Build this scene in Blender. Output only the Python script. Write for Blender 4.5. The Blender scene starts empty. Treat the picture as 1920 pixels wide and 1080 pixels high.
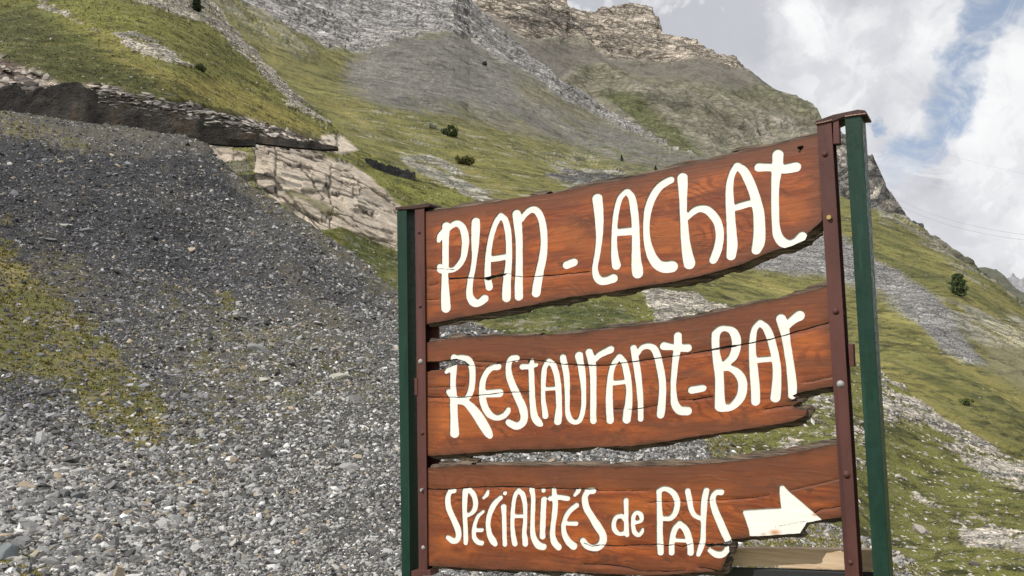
import bpy, math, random
import numpy as np
from mathutils import Matrix, Vector
C = bpy.context.scene
# ------------------------------------------------------------------ camera
FP = 1500.0                                   # focal length for a 1920 px wide frame
PITCH, ROLL = math.radians(5.55), math.radians(-1.36)
CAM = np.array([0.0, 0.0, 1.6])
_F = np.array([0, math.cos(PITCH), math.sin(PITCH)])
_U0 = np.array([0, -math.sin(PITCH), math.cos(PITCH)])
_X = np.array([1.0, 0, 0])
_R = math.cos(ROLL)*_X + math.sin(ROLL)*_U0
_U = -math.sin(ROLL)*_X + math.cos(ROLL)*_U0
cd = bpy.data.cameras.new('camera'); cam = bpy.data.objects.new('camera', cd)
C.collection.objects.link(cam); C.camera = cam
cd.sensor_width = 36; cd.lens = 36*FP/1920; cd.clip_start = 0.05; cd.clip_end = 20000
m = Matrix.Identity(4)
for i in range(3):
    m[i][0] = _R[i]; m[i][1] = _U[i]; m[i][2] = -_F[i]; m[i][3] = CAM[i]
cam.matrix_world = m
# ------------------------------------------------------------------ sun, exposure
SUN_AZ = math.atan2(-0.78, -0.62)             # atan2(x, y): direction towards the sun on the ground plane
SUN_EL = math.radians(47)
sdir = Vector((math.sin(SUN_AZ)*math.cos(SUN_EL), math.cos(SUN_AZ)*math.cos(SUN_EL), math.sin(SUN_EL)))
sl = bpy.data.lights.new('sun', 'SUN'); sl.energy = 3.6; sl.angle = math.radians(0.5); sl.color = (1.0, 0.955, 0.885)
so = bpy.data.objects.new('sun', sl); C.collection.objects.link(so)
so.rotation_euler = sdir.to_track_quat('Z', 'Y').to_euler(); so.location = (0, 0, 30)
C.view_settings.view_transform = 'Standard'; C.view_settings.look = 'None'
C.view_settings.exposure = 0.12; C.view_settings.gamma = 1

def ray(px, py):
    """direction with unit depth along the camera axis"""
    px = np.asarray(px, float); py = np.asarray(py, float)
    return (_F + ((px-960)/FP)[..., None]*_R + ((540-py)/FP)[..., None]*_U)

def proj(P):
    D = P - CAM; z = D@_F
    return 960+FP*(D@_R)/z, 540-FP*(D@_U)/z

# ------------------------------------------------------------------ world: physical sky + clouds by direction
W = bpy.data.worlds.new('World'); C.world = W; W.use_nodes = True
nt = W.node_tree; nt.nodes.clear()
class NB:
    def __init__(s, nt): s.nt = nt
    def n(s, t, **k):
        x = s.nt.nodes.new(t)
        for a, b in k.items(): setattr(x, a, b)
        return x
    def put(s, sock, v):
        if hasattr(v, 'is_linked') or hasattr(v, 'links'): s.nt.links.new(v, sock)
        elif v is not None: sock.default_value = v
    def m(s, op, a, b=None, c=None, clamp=False):
        x = s.n('ShaderNodeMath', operation=op, use_clamp=clamp)
        s.put(x.inputs[0], a); s.put(x.inputs[1], b); s.put(x.inputs[2], c); return x.outputs[0]
    def v(s, op, a, b=None, out=0):
        x = s.n('ShaderNodeVectorMath', operation=op); s.put(x.inputs[0], a)
        if b is not None:
            if op == 'SCALE': s.put(x.inputs['Scale'], b)
            else: s.put(x.inputs[1], b)
        return x.outputs[out]
    def noise(s, vec, scale, detail=6, rough=.55, dist=0, out='Fac', lac=2.0):
        x = s.n('ShaderNodeTexNoise'); s.put(x.inputs['Vector'], vec)
        x.inputs['Scale'].default_value = scale; x.inputs['Detail'].default_value = detail
        x.inputs['Roughness'].default_value = rough; x.inputs['Distortion'].default_value = dist
        x.inputs['Lacunarity'].default_value = lac
        return x.outputs[out]
    def rng(s, v, a, b, c=0, d=1, smooth=True):
        x = s.n('ShaderNodeMapRange', interpolation_type='SMOOTHSTEP' if smooth else 'LINEAR')
        s.put(x.inputs[0], v)
        for i, q in enumerate((a, b, c, d)): s.put(x.inputs[1+i], q)
        return x.outputs[0]
    def mix(s, f, a, b, mode='MIX'):
        x = s.n('ShaderNodeMix', data_type='RGBA', blend_type=mode)
        s.put(x.inputs[0], f)
        for q, w in ((6, a), (7, b)):
            if isinstance(w, tuple): w = (*w, 1) if len(w) == 3 else w
            s.put(x.inputs[q], w)
        return x.outputs[2]
    def mapv(s, vec, scale=(1, 1, 1), rot=(0, 0, 0), loc=(0, 0, 0)):
        x = s.n('ShaderNodeMapping'); s.put(x.inputs[0], vec)
        x.inputs['Scale'].default_value = scale; x.inputs['Rotation'].default_value = rot; x.inputs['Location'].default_value = loc
        return x.outputs[0]
b = NB(nt)
sky = b.n('ShaderNodeTexSky', sky_type='NISHITA', sun_disc=False)
sky.sun_elevation = SUN_EL; sky.sun_rotation = SUN_AZ; sky.altitude = 2000; sky.dust_density = 1.5
tc = b.n('ShaderNodeTexCoord').outputs['Generated']
n1 = b.noise(tc, 7, 9, .6, out='Color'); n2 = b.noise(tc, 30, 6, .6, out='Color')
off = b.v('SCALE', b.v('SUBTRACT', n1, (.5, .5, .5)), .13)
off2 = b.v('SCALE', b.v('SUBTRACT', n2, (.5, .5, .5)), .035)
dv = b.v('NORMALIZE', b.v('ADD', b.v('ADD', tc, off), off2))
def unit(px, py):
    d = ray(px, py); return tuple(float(q) for q in d/np.linalg.norm(d))
def blob(px, py, r0, r1):
    """1 inside r0 pixels of the direction, 0 outside r1"""
    d = b.v('DOT_PRODUCT', dv, unit(px, py), out=1)
    return b.rng(d, math.cos(r1/FP), math.cos(r0/FP))
def union(bl):
    acc = None
    for q in bl:
        o = blob(*q); acc = o if acc is None else b.m('MAXIMUM', acc, o)
    return acc
fine = b.noise(tc, 9, 10, .62, .3); fine2 = b.noise(tc, 3.2, 8, .55)
gray = union([(1250, 40, 40, 260), (1400, 110, 20, 150), (1120, -40, 60, 250), (1660, 20, 10, 90), (1700, 180, 10, 90), (1500, -120, 60, 220), (1760, 350, 5, 50), (2100, -100, 60, 260)])
white = union([(1690, 90, 10, 120), (1790, 80, 10, 70), (1640, 60, 10, 90), (1700, 215, 5, 60), (1560, 190, 10, 110), (1480, 160, 10, 80), (1885, 130, 10, 110), (1850, 250, 5, 60), (1830, 475, 20, 55), (1900, 230, 10, 60), (1700, 330, 10, 60), (1905, 420, 10, 70), (1740, 430, 10, 90), (1860, 360, 10, 80), (1500, 60, 5, 90), (1380, 200, 5, 80)])
blue = union([(1838, 60, 12, 44), (1826, 110, 16, 48), (1808, 165, 20, 48), (1782, 212, 18, 48), (1760, 268, 16, 40), (1870, 10, 18, 50), (1860, 60, 8, 36), (1700, 288, 6, 55), (1885, 20, 8, 50), (1650, 225, 0, 20)])
clc = b.mix(b.m('MULTIPLY', gray, .9), (.70, .705, .73), (.49, .505, .545))
wf = b.m('MULTIPLY', b.rng(fine, .34, .62), white)
clc = b.mix(b.m('MULTIPLY', b.m('ADD', b.m('MULTIPLY', wf, .55), b.m('MULTIPLY', white, .45)), .95), clc, (.91, .915, .92))
clc = b.mix(b.rng(fine2, .38, .66, 0, .42), clc, (.47, .48, .53))
bil = b.noise(tc, 16, 9, .6, .6); clc = b.mix(b.rng(bil, .51, .60, 0, .38), clc, (.53, .54, .59)); clc = b.mix(b.rng(bil, .47, .39, 0, .42), clc, (.93, .93, .93))
# an overall cover elsewhere in the sky: about two thirds clouded
wisp = b.noise(tc, 14, 8, .65, .8); south = b.m('MULTIPLY', blue, b.rng(wisp, .62, .42, .35, .95))
skyc = b.v('SCALE', sky.outputs[0], .10)
skyc = b.mix(.45, skyc, (.46, .54, .66))
outc = b.mix(south, clc, skyc)
bg = b.n('ShaderNodeBackground'); b.put(bg.inputs[0], outc); bg.inputs[1].default_value = 1.0
wo = b.n('ShaderNodeOutputWorld'); nt.links.new(bg.outputs[0], wo.inputs[0])

# ------------------------------------------------------------------ helpers
rs = np.random.RandomState(7); random.seed(7)
def _h(ix, iy, iz, s):
    h = (ix.astype(np.int64)*374761393 + iy.astype(np.int64)*668265263 + iz.astype(np.int64)*2147483647 + s*974634533) & 0xffffffff
    h = ((h ^ (h >> 13))*1274126177) & 0xffffffff
    h = ((h ^ (h >> 16))*2246822519) & 0xffffffff
    return ((h ^ (h >> 15)) & 0xffffff)/float(0xffffff)
def vnoise(p, s=0):
    i = np.floor(p).astype(np.int64); f = p-i; f = f*f*(3-2*f)
    x, y, z = i[..., 0], i[..., 1], i[..., 2]; fx, fy, fz = f[..., 0], f[..., 1], f[..., 2]
    r = 0
    for a in (0, 1):
        for bb in (0, 1):
            for c in (0, 1):
                w = (fx if a else 1-fx)*(fy if bb else 1-fy)*(fz if c else 1-fz)
                r = r + w*_h(x+a, y+bb, z+c, s)
    return r*2-1
def fbm(p, sc, oct=4, s=0, gain=.5):
    p = np.asarray(p, float)*sc; r = 0; a = 1; t = 0
    for o in range(oct):
        r = r + a*vnoise(p+o*17.3, s+o); t += a; a *= gain; p = p*2.03
    return r/t
def ridged(p, sc, oct=4, s=0, gain=.55):
    p = np.asarray(p, float)*sc; r = 0; a = 1; t = 0
    for o in range(oct):
        r = r + a*(1-np.abs(vnoise(p+o*11.7, s+o))*2); t += a; a *= gain; p = p*2.07
    return r/t
def sstep(x, a, b_):
    t = np.clip((x-a)/(b_-a), 0, 1); return t*t*(3-2*t)
def polysdf(px, py, poly):
    """signed distance to polygon, positive inside"""
    n = len(poly); d = np.full(px.shape, 1e18); inside = np.zeros(px.shape, bool)
    for i in range(n):
        ax, ay = poly[i]; bx, by = poly[(i+1) % n]
        ex, ey = bx-ax, by-ay; L = ex*ex+ey*ey+1e-12
        t = np.clip(((px-ax)*ex+(py-ay)*ey)/L, 0, 1)
        d = np.minimum(d, (px-ax-t*ex)**2+(py-ay-t*ey)**2)
        c = ((ay > py) != (by > py)) & (px < ex*(py-ay)/(ey if ey else 1e-12)+ax)
        inside ^= c
    d = np.sqrt(d); return np.where(inside, d, -d)
def linesdf(px, py, line):
    d = np.full(px.shape, 1e9)
    for (ax, ay), (bx, by) in zip(line[:-1], line[1:]):
        ex, ey = bx-ax, by-ay; L = ex*ex+ey*ey+1e-12
        t = np.clip(((px-ax)*ex+(py-ay)*ey)/L, 0, 1)
        d = np.minimum(d, np.hypot(px-ax-t*ex, py-ay-t*ey))
    return d
def lerp3(a, b_, t): return a + (np.asarray(b_)-a)*t[..., None]

def mk(name, V, F, mats, parent=None, smooth=False, mi=None, cols=None, fl=None, vec=None):
    """mesh from arrays; F is a list of (k, array Nk x k)"""
    me = bpy.data.meshes.new(name); V = np.asarray(V, np.float32)
    me.vertices.add(len(V)); me.vertices.foreach_set('co', V.ravel())
    if not isinstance(F, list): F = [F]
    F = [np.asarray(f) for f in F if len(f)]
    tot = sum(f.size for f in F); nf = sum(len(f) for f in F)
    me.loops.add(tot); me.polygons.add(nf)
    me.loops.foreach_set('vertex_index', np.concatenate([f.ravel() for f in F]).astype(np.int32))
    starts = []; o = 0
    for f in F:
        k = f.shape[1]; starts.append(o+np.arange(len(f))*k); o += f.size
    me.polygons.foreach_set('loop_start', np.concatenate(starts).astype(np.int32))
    if mi is not None: me.polygons.foreach_set('material_index', np.asarray(mi, np.int32))
    me.polygons.foreach_set('use_smooth', np.full(nf, bool(smooth)))
    me.update(calc_edges=True); me.validate()
    if cols is not None:
        a = me.color_attributes.new('col', 'FLOAT_COLOR', 'POINT')
        c = np.ones((len(V), 4), np.float32); c[:, :3] = cols; a.data.foreach_set('color', c.ravel())
    if fl is not None:
        for k, v in fl.items():
            a = me.attributes.new(k, 'FLOAT', 'POINT'); a.data.foreach_set('value', np.asarray(v, np.float32))
    if vec is not None:
        a = me.attributes.new('strk', 'FLOAT_VECTOR', 'POINT'); a.data.foreach_set('vector', np.asarray(vec, np.float32).ravel())
    for mm in (mats if isinstance(mats, (list, tuple)) else [mats]): me.materials.append(mm)
    ob = bpy.data.objects.new(name, me); C.collection.objects.link(ob)
    if parent is not None: ob.parent = parent
    return ob
def tag(o, label=None, cat=None, group=None, kind=None):
    if label: o['label'] = label
    if cat: o['category'] = cat
    if group: o['group'] = group
    if kind: o['kind'] = kind
    return o
def empty(name, loc, label, cat, group=None):
    o = bpy.data.objects.new(name, None); C.collection.objects.link(o); o.location = loc
    o.empty_display_size = .2
    return tag(o, label, cat, group)

def mat(name):
    M = bpy.data.materials.new(name); M.use_nodes = True; nb = NB(M.node_tree)
    bs = M.node_tree.nodes['Principled BSDF']; return M, nb, bs
def attr(nb, name, out='Color'):
    x = nb.n('ShaderNodeAttribute', attribute_name=name); return x.outputs[out]
def bump(nb, bs, h, strength, dist):
    x = nb.n('ShaderNodeBump'); nb.put(x.inputs['Height'], h); x.inputs['Strength'].default_value = strength
    x.inputs['Distance'].default_value = dist; nb.nt.links.new(x.outputs[0], bs.inputs['Normal'])

def ground_mat(name, sc, amp=.35, bd=.1, rough=.95, blk=None):
    """colour from the sheet, broken up by streaked tussock flecks (grass) or jointed blocks (rock)"""
    M, nb, bs = mat(name)
    col = attr(nb, 'col'); P = attr(nb, 'strk', 'Vector'); rk = attr(nb, 'rk', 'Fac')
    n = nb.noise(P, sc, 7, .84); n2 = nb.noise(nb.mapv(P, loc=(31, 7, 3)), sc*.35, 7, .82)
    fl = nb.rng(n, .51, .57, 0, 1); lt = nb.rng(n2, .54, .61, 0, 1); dk2 = nb.rng(n2, .46, .40, 0, 1)
    g = nb.mix(nb.m('MULTIPLY', fl, amp*1.9, clamp=True), col, nb.v('SCALE', col, .36))
    g = nb.mix(nb.m('MULTIPLY', lt, amp*1.3, clamp=True), g, nb.v('SCALE', col, 1.65))
    g = nb.mix(nb.m('MULTIPLY', dk2, amp, clamp=True), g, nb.v('SCALE', col, .55))
    v1 = nb.n('ShaderNodeTexVoronoi', feature='DISTANCE_TO_EDGE'); v2 = nb.n('ShaderNodeTexVoronoi')
    wv = nb.v('ADD', P, nb.v('SCALE', nb.v('SUBTRACT', nb.noise(P, sc*.6, 3, .7, out='Color'), (.5, .5, .5)), .9/sc))
    for v_ in (v1, v2): nb.put(v_.inputs['Vector'], wv); v_.inputs['Scale'].default_value = blk or sc*.6; v_.inputs['Detail'].default_value = 1.5 if 'Detail' in v_.inputs else 0; v_.inputs['Roughness'].default_value = .9
    cell = nb.n('ShaderNodeSeparateColor'); nb.put(cell.inputs[0], v2.outputs['Color'])
    bri = nb.m('MULTIPLY_ADD', cell.outputs[0], .9, .55)
    q = nb.v('SCALE', col, nb.m('MULTIPLY', bri, nb.m('MULTIPLY_ADD', n, 1.7, .45)))
    q = nb.mix(nb.rng(v1.outputs['Distance'], .055, .0, 0, .8), q, nb.v('SCALE', col, .20))
    nb.put(bs.inputs['Base Color'], nb.mix(rk, g, q))
    bs.inputs['Roughness'].default_value = rough; bs.inputs['Specular IOR Level'].default_value = .25
    h = nb.m('ADD', nb.m('MULTIPLY', n, nb.m('SUBTRACT', 1.6, rk)), nb.m('MULTIPLY', nb.m('ADD', cell.outputs[0], nb.rng(v1.outputs['Distance'], 0, .1)), nb.m('MULTIPLY', rk, .8)))
    bump(nb, bs, h, .9, bd)
    return M

# ------------------------------------------------------------------ terrain sheets
def tps(ctrl):
    c = np.array(ctrl, float); x = c[:, :2]/1000; w = 1/c[:, 2]; n = len(c)
    def K(a, b_):
        r2 = ((a[:, None, :]-b_[None])**2).sum(-1)+1e-12; return .5*r2*np.log(r2)
    A = np.zeros((n+3, n+3)); A[:n, :n] = K(x, x)+np.eye(n)*2e-3; A[:n, n] = 1; A[:n, n+1:] = x; A[n:, :n] = A[:n, n:].T
    s = np.linalg.solve(A, np.concatenate([w, np.zeros(3)])); lo, hi = w.min()*.8, w.max()*1.6
    def f(px, py):
        q = np.stack([px.ravel(), py.ravel()], 1)/1000; r = np.full(len(q), s[n])+q@s[n+1:]
        for i in range(n):
            r2 = ((q-x[i])**2).sum(-1)+1e-12; r += s[i]*.5*r2*np.log(r2)
        return 1/np.clip(r, lo, hi).reshape(px.shape)
    return f
class Layer: pass
def layer(name, label, ctrl, top, bottom, x0, x1, res, shade, material, jag=(0, 10), rows=None, back=6.):
    """terrain sheet: a grid between two traced lines, each vertex at its own real distance, roughened
    along its normal; beyond the crest it falls away to the rear."""
    L = Layer(); L.zf = tps(ctrl)
    nx = int((x1-x0)/res)+1; xs = np.linspace(x0, x1, nx)
    tp = np.array(top, float); bp = np.array(bottom, float)
    yt = np.interp(xs, tp[:, 0], tp[:, 1]); yb = np.interp(xs, bp[:, 0], bp[:, 1])
    q = np.stack([xs/jag[1], xs*0, xs*0+3], -1)
    yt = yt + jag[0]*(fbm(q, 1, 4, 5, .6))
    yb = np.maximum(yb, yt+20)
    ny = rows or int((yb-yt).mean()/res)+1
    v = np.linspace(0, 1, ny)[:, None]
    PX = np.repeat(xs[None], ny, 0); PY = yb[None]+(yt-yb)[None]*v
    Z = L.zf(PX, PY); P = CAM+ray(PX, PY)*Z[..., None]
    du = np.gradient(P, axis=1); dv_ = np.gradient(P, axis=0)
    N = np.cross(du, dv_); N /= np.linalg.norm(N, axis=-1, keepdims=True)+1e-12
    N = np.where((N*(CAM-P)).sum(-1, keepdims=True) < 0, -N, N)
    L.px, L.py, L.P0, L.N = PX, PY, P, N
    disp, col = shade(L, PX, PY, P, N, Z)
    P = P+N*disp[..., None]; L.P = P; L.col = np.clip(col, .004, .9)
    t = P[-1]; Zt = Z[-1]
    fw = ray(xs, yt); fw[:, 2] = 0; fw /= np.linalg.norm(fw, axis=1, keepdims=True)
    rowsb = [P]
    for k, (a, c) in enumerate(((.02, .003), (.06, .02), (.15, .08), (.35, .25), (.6, .5))):
        rowsb.append((t+fw*(Zt*a)[:, None]-np.array([0, 0, 1.])*(Zt*c)[:, None])[None])
    PA = np.concatenate(rowsb); ca = np.concatenate([L.col, np.repeat(L.col[-1:], 5, 0)])
    NY = PA.shape[0]; idx = np.arange(NY*nx).reshape(NY, nx)
    F = np.stack([idx[:-1, :-1], idx[:-1, 1:], idx[1:, 1:], idx[1:, :-1]], -1).reshape(-1, 4)
    t_, k_ = L.streak; rk_ = L.rkm; ra = np.concatenate([rk_, np.repeat(rk_[-1:], 5, 0)])
    ob = mk(name, PA.reshape(-1, 3), [F], material, smooth=True, cols=ca.reshape(-1, 3), fl={'rk': np.clip(ra, 0, 1).ravel()}, vec=aniso(PA, t_, k_).reshape(-1, 3))
    tag(ob, label, None, kind='structure'); L.ob = ob
    return L
def dirn(L, px, py, dx, dy):
    a = np.array([px, px+dx], float); c = np.array([py, py+dy], float)
    P = CAM+ray(a, c)*L.zf(a, c)[:, None]; d = P[1]-P[0]; return d/np.linalg.norm(d)
def aniso(P, t, k):
    """compress coordinates along direction t by k: noise becomes streaks along t"""
    return P-(P@t)[..., None]*t*(1-1/k)
def pm(px, py, poly, soft=6, grow=0): return sstep(polysdf(px, py, poly)+grow, -soft, soft)

A_TOP = [(-500, 150), (0, 207), (120, 222), (260, 240), (340, 254), (385, 270), (420, 306), (470, 348), (540, 392), (600, 430), (660, 472), (700, 506), (745, 545), (870, 598), (1000, 650), (1150, 715), (1300, 785), (1400, 850), (1480, 930), (1560, 985), (1640, 1012), (1700, 1045), (1760, 1085), (2100, 1200)]
B_TOP = [(-500, -700), (0, -300), (380, -25), (400, 8), (440, 58), (500, 120), (545, 168), (590, 205), (625, 235), (655, 262), (700, 296), (760, 322), (830, 350), (1000, 420), (1190, 525), (1300, 548), (1400, 590), (1500, 640), (1640, 690), (1680, 712), (1720, 745), (1790, 798), (1850, 835), (1920, 872), (2300, 1060)]
C_TOP = [(100, -500), (850, -120), (880, -5), (930, 50), (985, 95), (1050, 155), (1110, 187), (1180, 227), (1240, 270), (1300, 302), (1400, 335), (1520, 360), (1600, 385), (1640, 402), (1700, 418), (1740, 450), (1780, 477), (1830, 505), (1870, 535), (1920, 578), (2300, 800)]
E_TOP = [(800, -140), (1040, -25), (1062, -10), (1067, 6), (1072, 15), (1100, 18), (1128, 11), (1160, 13), (1190, 17), (1212, 18), (1226, 28), (1236, 46), (1246, 60), (1262, 62), (1300, 80), (1365, 110), (1395, 128), (1420, 150), (1460, 178), (1500, 198), (1535, 222), (1560, 240), (1585, 262), (1610, 282), (1632, 297), (1648, 312), (1658, 338), (1668, 362), (1690, 385), (1700, 405), (1715, 432), (1760, 470), (2000, 620)]
shift = lambda l, d: [(x, y+d) for x, y in l]

def warp(P, sc, amp, PX, PY):
    return PX+amp*fbm(P, sc, 3, 21), PY+amp*fbm(P, sc, 3, 31)
G_DK = (.088, .094, .032); G_MD = (.155, .156, .044); G_YL = (.285, .240, .072); G_BR = (.190, .196, .048)
ROCK = (.33, .305, .27); PALE = (.46, .41, .34); DARK = (.055, .054, .055)

# ---- A: the near scree slope
def shadeA(L, PX, PY, P, N, Z):
    wx, wy = warp(P, .25, 26, PX, PY)
    ctop = PY-np.interp(PX, [q[0] for q in A_TOP], [q[1] for q in A_TOP]); strip = sstep(34+30*fbm(P, .3, 4, 33)-ctop, -8, 12)*sstep(PX, 380, 430)*sstep(900-PX, 0, 80)
    strip = np.maximum(strip, .8*sstep(40+40*fbm(P, .2, 4, 34)-ctop, -10, 20)*sstep(430-PX, 0, 60))
    L.strip = strip
    n = fbm(P, .5, 4, 1); n2 = fbm(P, 3, 3, 2); n3 = fbm(P, .12, 3, 9)
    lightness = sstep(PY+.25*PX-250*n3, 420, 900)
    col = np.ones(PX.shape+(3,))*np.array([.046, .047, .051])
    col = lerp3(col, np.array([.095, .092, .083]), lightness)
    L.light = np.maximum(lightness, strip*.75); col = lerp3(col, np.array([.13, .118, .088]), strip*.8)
    dust = sstep(fbm(aniso(P, dirn(L, 500, 500, 100, 300), 4.), .5, 4, 35, .6), .05, .4); col = lerp3(col, np.array([.12, .108, .078]), dust*.6); L.dust = dust
    g = .50*pm(wx, wy, [(250, 520), (460, 560), (700, 640), (760, 760), (560, 800), (380, 860), (250, 780)], 60)+.0*n
    g = np.maximum(g, .45*pm(wx, wy, [(-40, 420), (160, 440), (420, 860), (300, 960), (60, 800), (-200, 700)], 50))
    g = np.maximum(g, pm(wx, wy, [(-500, 420), (20, 440), (90, 520), (190, 590), (240, 680), (330, 790), (300, 870), (180, 830), (90, 740), (-40, 690), (-500, 650)], 30)*.95)
    for poly, k in (([(385, 540), (430, 545), (470, 590), (440, 600), (400, 575)], .7), ([(560, 590), (640, 585), (650, 625), (570, 620)], .5),
                    ([(-30, 1000), (60, 1005), (110, 1060), (150, 1120), (-100, 1120)], .95), ([(0, 215), (130, 235), (180, 290), (60, 280), (-40, 250)], .55),
                    ([(300, 370+60), (330, 380+60), (320, 470)], .2), ([(520, 725), (570, 735), (560, 755), (525, 750)], .7), ([(330, 800), (400, 830), (380, 850), (320, 830)], .7),
                    ([(-20, 395), (22, 405), (20, 430), (-20, 425)], .9), ([(450, 790), (490, 800), (480, 815)], .6),
                    ([(1300, 800), (1380, 820), (1420, 860), (1330, 870)], .9), ([(430, 340), (470, 356), (600, 440), (740, 555), (700, 560), (560, 430), (440, 360)], .5), ([(1380, 930), (1480, 950), (1600, 1010), (1750, 1060), (1900, 1150), (1500, 1200), (1380, 1060)], .93)):
        g = np.maximum(g, pm(wx, wy, poly, 14)*k)
    gn = g*sstep(n2*.6+fbm(P, 6, 2, 8)*.6+g*.9-.35, 0, .35)
    L.grass = gn; L.streak = (dirn(L, 300, 600, 100, 30), 1.5); L.rkm = np.zeros(PX.shape)
    gc = lerp3(np.array([.25, .21, .09])*np.ones(col.shape), np.array([.13, .13, .04]), sstep(n2+n, -.3, .4))
    col = lerp3(col, gc, gn)
    disp = .16*n*np.clip(Z/20, .3, 2)+.05*n2*np.clip(Z/20, .3, 2)
    return disp, col
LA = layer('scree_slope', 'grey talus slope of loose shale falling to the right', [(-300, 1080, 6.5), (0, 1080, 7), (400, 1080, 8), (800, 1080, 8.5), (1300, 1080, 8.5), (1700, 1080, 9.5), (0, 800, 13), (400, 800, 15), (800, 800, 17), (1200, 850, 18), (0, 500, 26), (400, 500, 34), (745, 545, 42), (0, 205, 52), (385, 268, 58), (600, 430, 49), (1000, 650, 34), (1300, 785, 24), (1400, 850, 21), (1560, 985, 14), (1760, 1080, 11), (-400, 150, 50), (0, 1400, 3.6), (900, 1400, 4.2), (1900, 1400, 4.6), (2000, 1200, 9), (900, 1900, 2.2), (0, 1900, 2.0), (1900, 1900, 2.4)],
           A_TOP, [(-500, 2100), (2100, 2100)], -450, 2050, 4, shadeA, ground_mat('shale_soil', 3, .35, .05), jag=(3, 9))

# ---- B: grassy spur with the road cut, rock slab, lower right rocky ridge
JOINTS = [[(478, 268), (477, 330), (480, 345)], [(514, 272), (517, 300), (516, 345), (520, 370)], [(480, 282), (512, 292), (560, 305), (586, 315)], [(480, 325), (516, 336), (540, 362), (600, 378), (640, 400)],
          [(560, 305), (590, 345), (607, 372), (600, 378)], [(622, 305), (618, 350), (622, 385), (618, 430)], [(578, 315), (620, 330), (660, 352), (662, 372), (625, 360)], [(516, 300), (550, 312), (584, 312)],
          [(540, 385), (600, 420), (620, 428), (680, 440), (745, 462)], [(640, 330), (690, 350), (740, 385)], [(665, 388), (700, 394), (700, 402), (672, 392)], [(600, 400), (640, 405), (700, 425), (740, 440)], [(585, 340), (620, 345)], [(480, 345), (530, 370), (575, 405), (600, 430)], [(520, 285), (560, 290), (600, 300), (650, 325)]]
def shadeB(L, PX, PY, P, N, Z):
    wx, wy = warp(P, .18, 14, PX, PY)
    t = dirn(L, 300, 150, 200, 95); A = aniso(P, t, 3.)
    n = fbm(A, .12, 4, 41); n2 = fbm(A, .7, 4, 42, .65); n3 = fbm(P, 2.2, 3, 43, .7); n4 = ridged(A, .35, 5, 45, .6)
    col = np.ones(PX.shape+(3,))*np.array(G_MD)
    col = lerp3(col, np.array(G_BR), sstep(n, -.1, .5))
    dk = pm(wx, wy, [(-500, -20), (60, 15), (150, 70), (250, 120), (350, 180), (430, 225), (250, 190), (-500, 130)], 28)
    col = lerp3(col, np.array(G_DK)*.85, dk*.95)
    yl = np.maximum(pm(wx, wy, [(200, 95), (330, 145), (430, 150), (560, 215), (660, 290), (600, 262), (480, 235), (330, 175)], 22), 0)
    yl = np.maximum(yl, .6*pm(wx, wy, [(130, 20), (240, 80), (330, 140), (220, 90), (120, 35)], 14))
    col = lerp3(col, np.array(G_YL), yl*.85)
    fl = fbm(aniso(P, t, 3.), 1.9, 3, 46, .8)
    col = lerp3(col, np.array(G_DK)*.6, sstep(n2*.4+.7*fl+.25*n3, .08, .28)*.85)
    col = lerp3(col, np.array((.24, .22, .10)), sstep(fl-.2*n3, -.22, -.45)*.55)
    col = lerp3(col, np.array(G_YL), sstep(n2-.3*n3, -.3, -.6)*.35)
    rock = np.zeros(PX.shape)
    def add(poly, k, soft=7):
        nonlocal rock
        mm = pm(wx, wy, poly, soft)*k; rock = np.maximum(rock, mm)
    add([(372, -40), (425, 25), (470, 60), (520, 130), (570, 190), (630, 238), (612, 246), (545, 200), (480, 140), (430, 95), (400, 60), (330, 28), (250, 6), (220, -30)], .84)
    add([(205, 60), (250, 54), (320, 90), (368, 114), (352, 126), (290, 108), (235, 84)], .9)
    add([(500, 120), (560, 165), (640, 235), (655, 262), (600, 235), (530, 180)], .55, 12)
    add([(40, -20), (90, 5), (150, 38), (200, 62), (150, 50), (70, 18)], .72)
    add([(170, 60), (215, 78), (200, 86), (160, 70)], .5)
    add([(700, 290), (800, 300), (900, 360), (960, 390), (820, 352), (720, 310)], .75)
    add([(1180, 500), (1330, 500), (1420, 560), (1460, 610), (1400, 660), (1230, 620)], .95)
    add([(1640, 680), (1700, 708), (1760, 765), (1850, 825), (1960, 890), (1960, 940), (1850, 900), (1760, 835), (1690, 795), (1640, 790)], .66)
    add([(1640, 845), (1700, 880), (1800, 940), (1960, 1010), (1960, 1100), (1850, 1062), (1770, 990), (1700, 930), (1640, 900)], .56, 20)
    add([(1380, 700), (1560, 700), (1640, 800), (1660, 930), (1560, 900), (1440, 840)], .55, 20)
    add([(1440, 960), (1520, 965), (1560, 1020), (1450, 1030)], .8)
    cut = pm(wx, wy, [(-500, 95), (0, 104), (60, 122), (130, 142), (220, 163), (290, 183), (350, 193), (420, 212), (500, 235), (600, 262), (655, 290), (560, 282), (470, 275), (330, 268), (0, 230), (-500, 220)], 4)
    fl = fbm(aniso(P, t, 4.), 1.1, 4, 46, .7)
    rm = sstep(n2*.8+n3*.6+fl*.9+rock*1.5-.98, -.12, .12)*(rock > .02)
    L.rock = rm
    rc = lerp3(np.ones(col.shape)*np.array([.13, .125, .11]), np.array(PALE)*.64, sstep(fbm(aniso(P, t, 5.), 1.3, 4, 48, .75)+n3*.4, -.22, .2))
    col = lerp3(col, rc, rm)
    cn = fbm(aniso(P, dirn(L, 300, 200, 200, 60), 5.), .9, 5, 47, .7)
    cc = lerp3(np.ones(col.shape)*np.array([.060, .045, .036]), np.array([.36, .31, .26]), sstep(cn+.3*n3, .02, .3))
    col = lerp3(col, cc, cut)
    # pale limestone slab with open joints
    sx, sy = PX+3*fbm(P, .6, 3, 51), PY+3*fbm(P, .6, 3, 52)
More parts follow.
